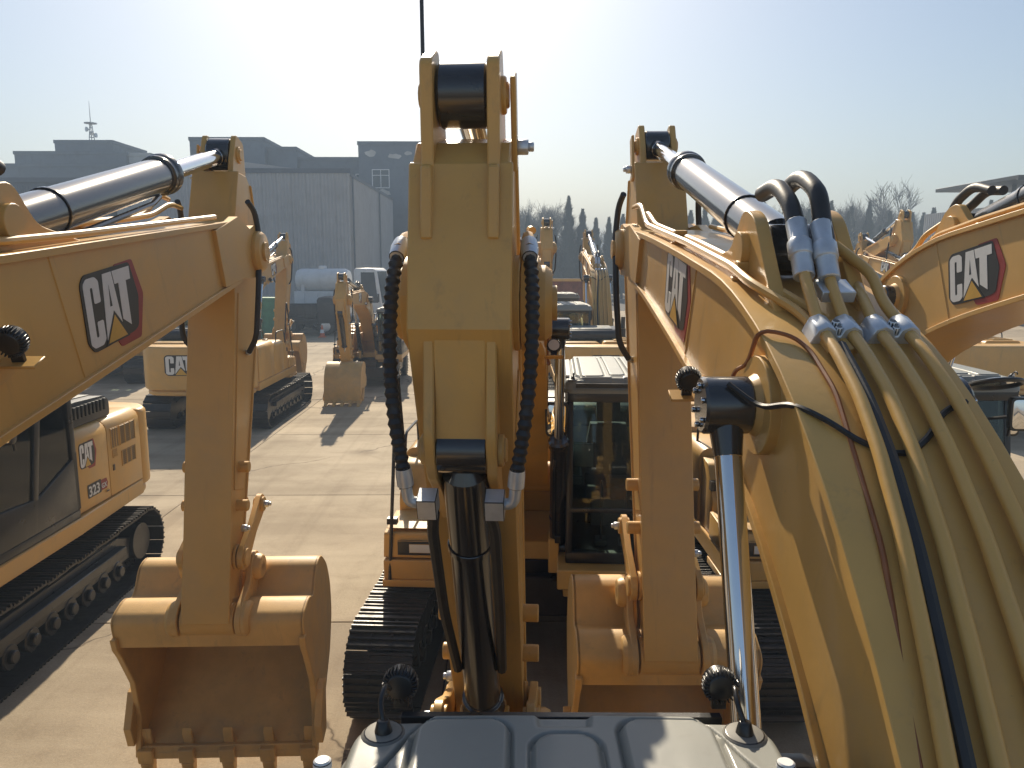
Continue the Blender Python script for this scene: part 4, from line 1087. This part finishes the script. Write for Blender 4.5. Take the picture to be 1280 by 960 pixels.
# ------------------------------------------------------------------ buildings
def clad_wall(parent, name, p0, p1, z0, z1, m, pw=1.0, ribs=4):
    """wall of upright cladding panels from p0 to p1 (x,y), outside on the left-hand normal"""
    p0 = Vector((*p0,0)); p1 = Vector((*p1,0)); d = p1-p0; L = d.length; n = max(1, round(L/pw)); w = L/n
    M0 = Matrix.Translation(p0) @ RZ(math.atan2(d.y, d.x))
    b = MB(); b.box(0.006,w-.006,-.03,0,z0,z1)
    for i in range(ribs):
        x = (i+.5)*w/ribs; b.prism([(x-.09,-.03),(x+.09,-.03),(x+.045,-.075),(x-.045,-.075)], z0+.002, z1-.002, 'z')
    me = b.mesh('cladding_panel', m, 0, 1, 0)
    for i in range(n): obj('cladding_panel', me, parent, M0 @ T(i*w, 0, random.uniform(-.004,.004)))
wh = thing('warehouse', 'pale grey warehouse of upright corrugated panels beside the white tank truck', 'warehouse', T(0, 0, 0))
wx0, wx1, wy0, wy1 = -27.4, -10.9, 56, 77
b = MB(); b.prism([(wx0+.05,0),(wx1-.05,0),(wx1-.05,10.3),((wx0+wx1)/2,11.3),(wx0+.05,10.3)], wy0+.05, wy1-.05, 'y'); obj('wall_core', b.mesh('wall_core', CLADW, 0, 1, 0), wh)
clad_wall(wh, 'p', (wx0,wy0), (wx1,wy0), .3, 10.5, CLADW, 1.0); clad_wall(wh, 'p', (wx1,wy0), (wx1,wy1), .3, 10.3, CLADW, 1.05, 3)
b = MB(); b.box(wx0-.1,wx1+.12,wy0-.12,wy0-.08,10.42,10.75); b.box(wx1+.08,wx1+.12,wy0-.08,wy1,10.2,10.45); b.box(wx0,wx1+.1,wy0-.1,wy0-.04,0,.3); b.box(wx1+.06,wx1+.1,wy0,wy1,0,.3)
for y in (wy0+.1, wy0+12): b.cyl((wx1+.2,y,0),(wx1+.2,y,10.2),.07,n=8)
obj('trim', b.mesh('trim', CLADD, 0, 1), wh)
def block(parent, x0, x1, y0, y1, z1, m, name='wall_block', z0=0):
    b = MB(); b.box(x0,x1,y0,y1,z0,z1); b.box(x0-.08,x1+.08,y0-.08,y0+.3,z1+.001,z1+.35); b.box(x0-.08,x0+.3,y0+.301,y1,z1+.001,z1+.35); b.box(x1-.3,x1+.08,y0+.301,y1,z1+.001,z1+.35)
    return obj(name, b.mesh(name, m, .01, 1), parent)
def windows(parent, xs, zs, y, w=1.6, h=1.7, face=0):
    k = ('win', w, h)
    if k not in ME:
        b = MB(); b.box(-w/2-.08,w/2+.08,-.10,-.004,-h/2-.08,-h/2); b.box(-w/2-.08,w/2+.08,-.06,-.004,h/2,h/2+.08)
        for x in (-w/2-.04,0,w/2+.04): b.box(x-.04,x+.04,-.05,-.004,-h/2,h/2)
        b.box(-w/2,w/2,-.045,-.004,h*.2-.03,h*.2+.03)
        g = MB(); g.box(-w/2,w/2,-.02,-.003,-h/2,h/2)
        ME[k] = (b.mesh('window_frame', WHITE, 0, 1), g.mesh('window_pane', WINGLASS, 0, 1, 0))
    for x in xs:
        for z in zs:
            o = obj('window', ME[k][0], parent, T(x, y, z) if not face else T(y, x, z) @ RZ(face)); obj('pane', ME[k][1], o)
of = thing('office_building', 'long grey office block with rooftop boxes and a mast behind the warehouse', 'office building', T(0,0,0))
block(of, -78, -28, 84, 98, 14.2, RENDERW); block(of, -48.2, -42.0, 86, 94, 16.9, RENDERW); block(of, -52, -40.2, 85, 96, 15.6, RENDERW)
block(of, -40.15, -37.8, 85.5, 96, 15.5, RENDERP)
windows(of, [-61,-57.8,-52,-48.8,-45.6,-40,-36,-32], (11.4,7.8), 84)
b = MB()
for i in range(9): b.box(-36.5+i*.95+.3*(i%3), -36.0+i*.95+.3*(i%3), 85, 86, 14.2, 14.7+.12*(i%2))
obj('roof_unit', b.mesh('roof_unit', RENDERP, .02, 1), of)
an = thing('radio_mast', 'slim radio mast with small dishes on the office roof', 'mast', T(-45.2, 88, 16.9) @ Matrix.Scale(.72, 4))
b = MB()
for k in range(3):
    a = 2*pi*k/3; b.tube([(.5*cos(a),.5*sin(a),0),(.14*cos(a),.14*sin(a),3.4)],.07,6)
for z in (.6,1.3,2.0,2.7): b.ring((0,0,z),(0,0,1),.45-.1*z,.52-.1*z,.07,10)
b.cyl((0,0,3.3),(0,0,6.6),.07,.02,8); obj('mast_frame', b.mesh('mast', CLADW, 0, 1), an)
for z, r in ((.1,1.0),(3.3,.9)):
    b = MB(); b.cyl((0,0,z),(0,0,z+.12),r,n=16); obj('platform', b.mesh('platform', CLADW, 0, 1), an)
for k, z in enumerate((1.6,2.0,2.4)):
    b = MB(); b.lathe([(.05,0),(.34,.6),(.36,1)],(.3*cos(2*k),.3*sin(2*k),z),(.75*cos(2*k),.75*sin(2*k),z),14); obj('dish', b.mesh('dish', WHITE, 0, 1), an)
lo = thing('low_workshop', 'dark low workshop with a flat roof in front of the office block', 'workshop', T(0,0,0))
block(lo, -38, -27.6, 55.5, 76, 9.7, CLADD); clad_wall(lo, 'p', (-38,55.46), (-27.6,55.46), .2, 9.5, CLADD, 1.2, 3)
mb = thing('apartment_block', 'grey stepped block with a tall left part rising behind the warehouse roof', 'building', T(0,0,0))
block(mb, -32.2, -24.6, 82, 96, 16.6, RENDERW); block(mb, -24.55, -21.6, 83, 96, 15.8, RENDERW); block(mb, -21.55, -13.4, 84, 97, 14.9, RENDERW)
windows(mb, [-20,-17,-14.8], (12.6,), 84)
tb = thing('stair_tower_block', 'grey tower block with peeling white patches beside the upright stick', 'building', T(0,0,0))
block(tb, -14.6, -6.5, 80, 94, 15.9, RENDERW)
windows(tb, [-12.4], (12.6, 9.2, 5.9, 2.8), 80)
b = MB(); random.seed(3)
for (x,z,w,h) in ((-12.4,11.2,1.6,.5),(-13.4,15.1,.9,.4),(-11.0,14.8,1.1,.35),(-12.2,7.9,1.2,.3),(-12.1,4.6,1.3,.35),(-9.6,15.1,.6,.3)):
    P = [(x + w*(.5+.2*random.random())*cos(2*pi*i/14), z + h*(.5+.45*random.random())*sin(2*pi*i/14)) for i in range(14)]
    b = MB(); b.prism(P, 79.985, 79.999, 'y'); obj('peeling_patch', b.mesh('patch', RENDERP, 0, 1, 0), tb)
cs = thing('canopy_shed', 'pale corrugated shed with a dark flat canopy at the far right', 'shed', T(0,0,0))
clad_wall(cs, 'p', (34.5,52), (50,52), .1, 8.1, CLADW, .9, 3); clad_wall(cs, 'p', (34.5,64), (34.5,52), .1, 8.1, CLADW, .9, 3)
b = MB(); b.box(34.53,50,52.03,64,0,8.1); obj('wall_core', b.mesh('core', CLADW, 0, 1, 0), cs)
b = MB(); b.box(33.0,50,50.4,60,9.5,9.75); b.box(33.0,50,50.4,50.6,9.42,9.5)
for x in (35.2,40,45): b.box(x-.12,x+.12,51,51.24,0,9.5); b.box(x-.1,x+.1,54,54.2,8.1,9.5)
obj('canopy_roof', b.mesh('canopy', DARKV, .01, 1), cs)

# ------------------------------------------------------------------ trees
def conifer_meshes(seed, h, r):
    rnd = random.Random(seed); V = []; F = []
    for i in range(3400):
        z = h*(.06 + .94*rnd.random()**.85); k = 1 - z/h
        rad = r*(k**.8)*(.9+.25*sin(z*5+seed))*math.sqrt(rnd.uniform(.25,1)); a = rnd.uniform(0,2*pi)
        c = Vector((rad*cos(a), rad*sin(a), z)); l = rnd.uniform(.28,.55)*(0.6+.6*k)
        out = Vector((cos(a)*.55, sin(a)*.55, rnd.uniform(.5,1.1))).normalized(); sd = Vector((-sin(a), cos(a), rnd.uniform(-.4,.4)))*l*.35
        o = len(V); V += [c-sd, c+sd, c+out*l]; F.append((o,o+1,o+2))
    b = MB(); b.add(V, F); me = bpy.data.meshes.new('crown'); me.from_pydata([tuple(v) for v in V], [], F); me.materials.append(NEEDLE)
    t = MB(); t.cyl((0,0,-.1),(0,0,h*.9),.16,.02,8)
    return me, t.mesh('trunk', BARK, 0, 1)
def bare_meshes(seed, h, spread):
    rnd = random.Random(seed); tr = MB(); tw = MB()
    def br(p, d, L, r, lev):
        n = 3; pts = [p]; dd = d.copy()
        for i in range(n):
            dd = (dd + Vector((rnd.gauss(0,.12), rnd.gauss(0,.12), rnd.gauss(.03,.08)))).normalized(); pts.append(pts[-1] + dd*(L/n))
        (tr if lev < 2 else tw).tube(pts, [r*(1-.55*i/n) for i in range(n+1)], 5 if lev < 2 else 3)
        if lev >= 4: return
        k = (9,7,6,5)[lev]
        for j in range(k):
            t = rnd.uniform(.35 if lev else .28,1); q = pts[0].lerp(pts[-1], t) if n < 2 else pts[min(n, int(t*n))]
            a = rnd.uniform(0,2*pi); ax = Vector((cos(a), sin(a), 0)); nd = (dd*(.75) + ax*spread*rnd.uniform(.5,1.0) + Vector((0,0,.28))).normalized()
            br(q, nd, L*rnd.uniform(.48,.72), max(.022, r*.5), lev+1)
    br(Vector((0,0,-.1)), Vector((0,0,1)), h*.52, h*.016, 0)
    return tr.mesh('trunk', BARK, 0, 1), tw.mesh('crown', TWIG, 0, 1, 0)
CON = [conifer_meshes(i, 8.6+.6*i, 1.45+.12*(i % 2)) for i in range(3)]
BARE = [bare_meshes(11+i, 15.5, .75) for i in range(3)]
def tree(kind, me, x, y, s, rz, label, group):
    r = thing(kind, label, 'tree', T(x, y, -.06) @ RZ(rz) @ Matrix.Scale(s, 4), group)
    c, t = (me if kind == 'conifer_tree' else (me[1], me[0])); obj('crown', c, r); obj('trunk', t, r)
rnd = random.Random(5); x = -5.0; i = 0
while x < 66:
    tree('conifer_tree', CON[i % 3], x, 93 + rnd.uniform(-1.5,1.5), rnd.uniform(.95,1.22), rnd.uniform(0,6.28), 'dark pointed conifer in the row behind the yard', 'row of conifers behind the yard')
    x += rnd.uniform(1.15,1.85); i += 1
for (x, s) in ((1.5,.95),(4.2,1.02),(6.4,.98),(8.6,.8),(11,.72),(13,.7),(15,.66),(17,.72),(21,.7),(36,.9),(39.5,1.0),(42.5,1.02),(45.5,.98),(49,.95),(55,.9),(30,.8),(34.5,.85),(38,.9),(41,.98),(44,1.0),(47,1.0),(57.5,.85),(62,.9),(67,.85),(25,.75)):
    tree('bare_tree', BARE[i % 3], x, 107 + rnd.uniform(-3,3), s, rnd.uniform(0,6.28), 'leafless grey brown tree standing behind the conifers', 'leafless trees behind the conifers'); i += 1
tree('bare_tree', BARE[1], 52.5, 104, 1.18, .6, 'tallest leafless tree with a wide fan of twigs above the conifers', 'leafless trees behind the conifers')

# ------------------------------------------------------------------ haze
hb = MB(); hb.box(-720, 720, -320, 920, -1.1, 26.5); hz = obj('haze', hb.mesh('haze', [], 0, 1, 0)); hz['kind'] = 'stuff'
hm = bpy.data.materials.new('haze'); hm.use_nodes = True; hn = hm.node_tree; hn.nodes.remove(hn.nodes['Principled BSDF'])
pv = hn.nodes.new('ShaderNodeVolumePrincipled'); pv.inputs['Color'].default_value = (0.66, 0.82, 1.0, 1); pv.inputs['Density'].default_value = 0.0033
pv.inputs['Anisotropy'].default_value = 0.0
hn.links.new(pv.outputs[0], hn.nodes['Material Output'].inputs['Volume']); hz.data.materials.append(hm)
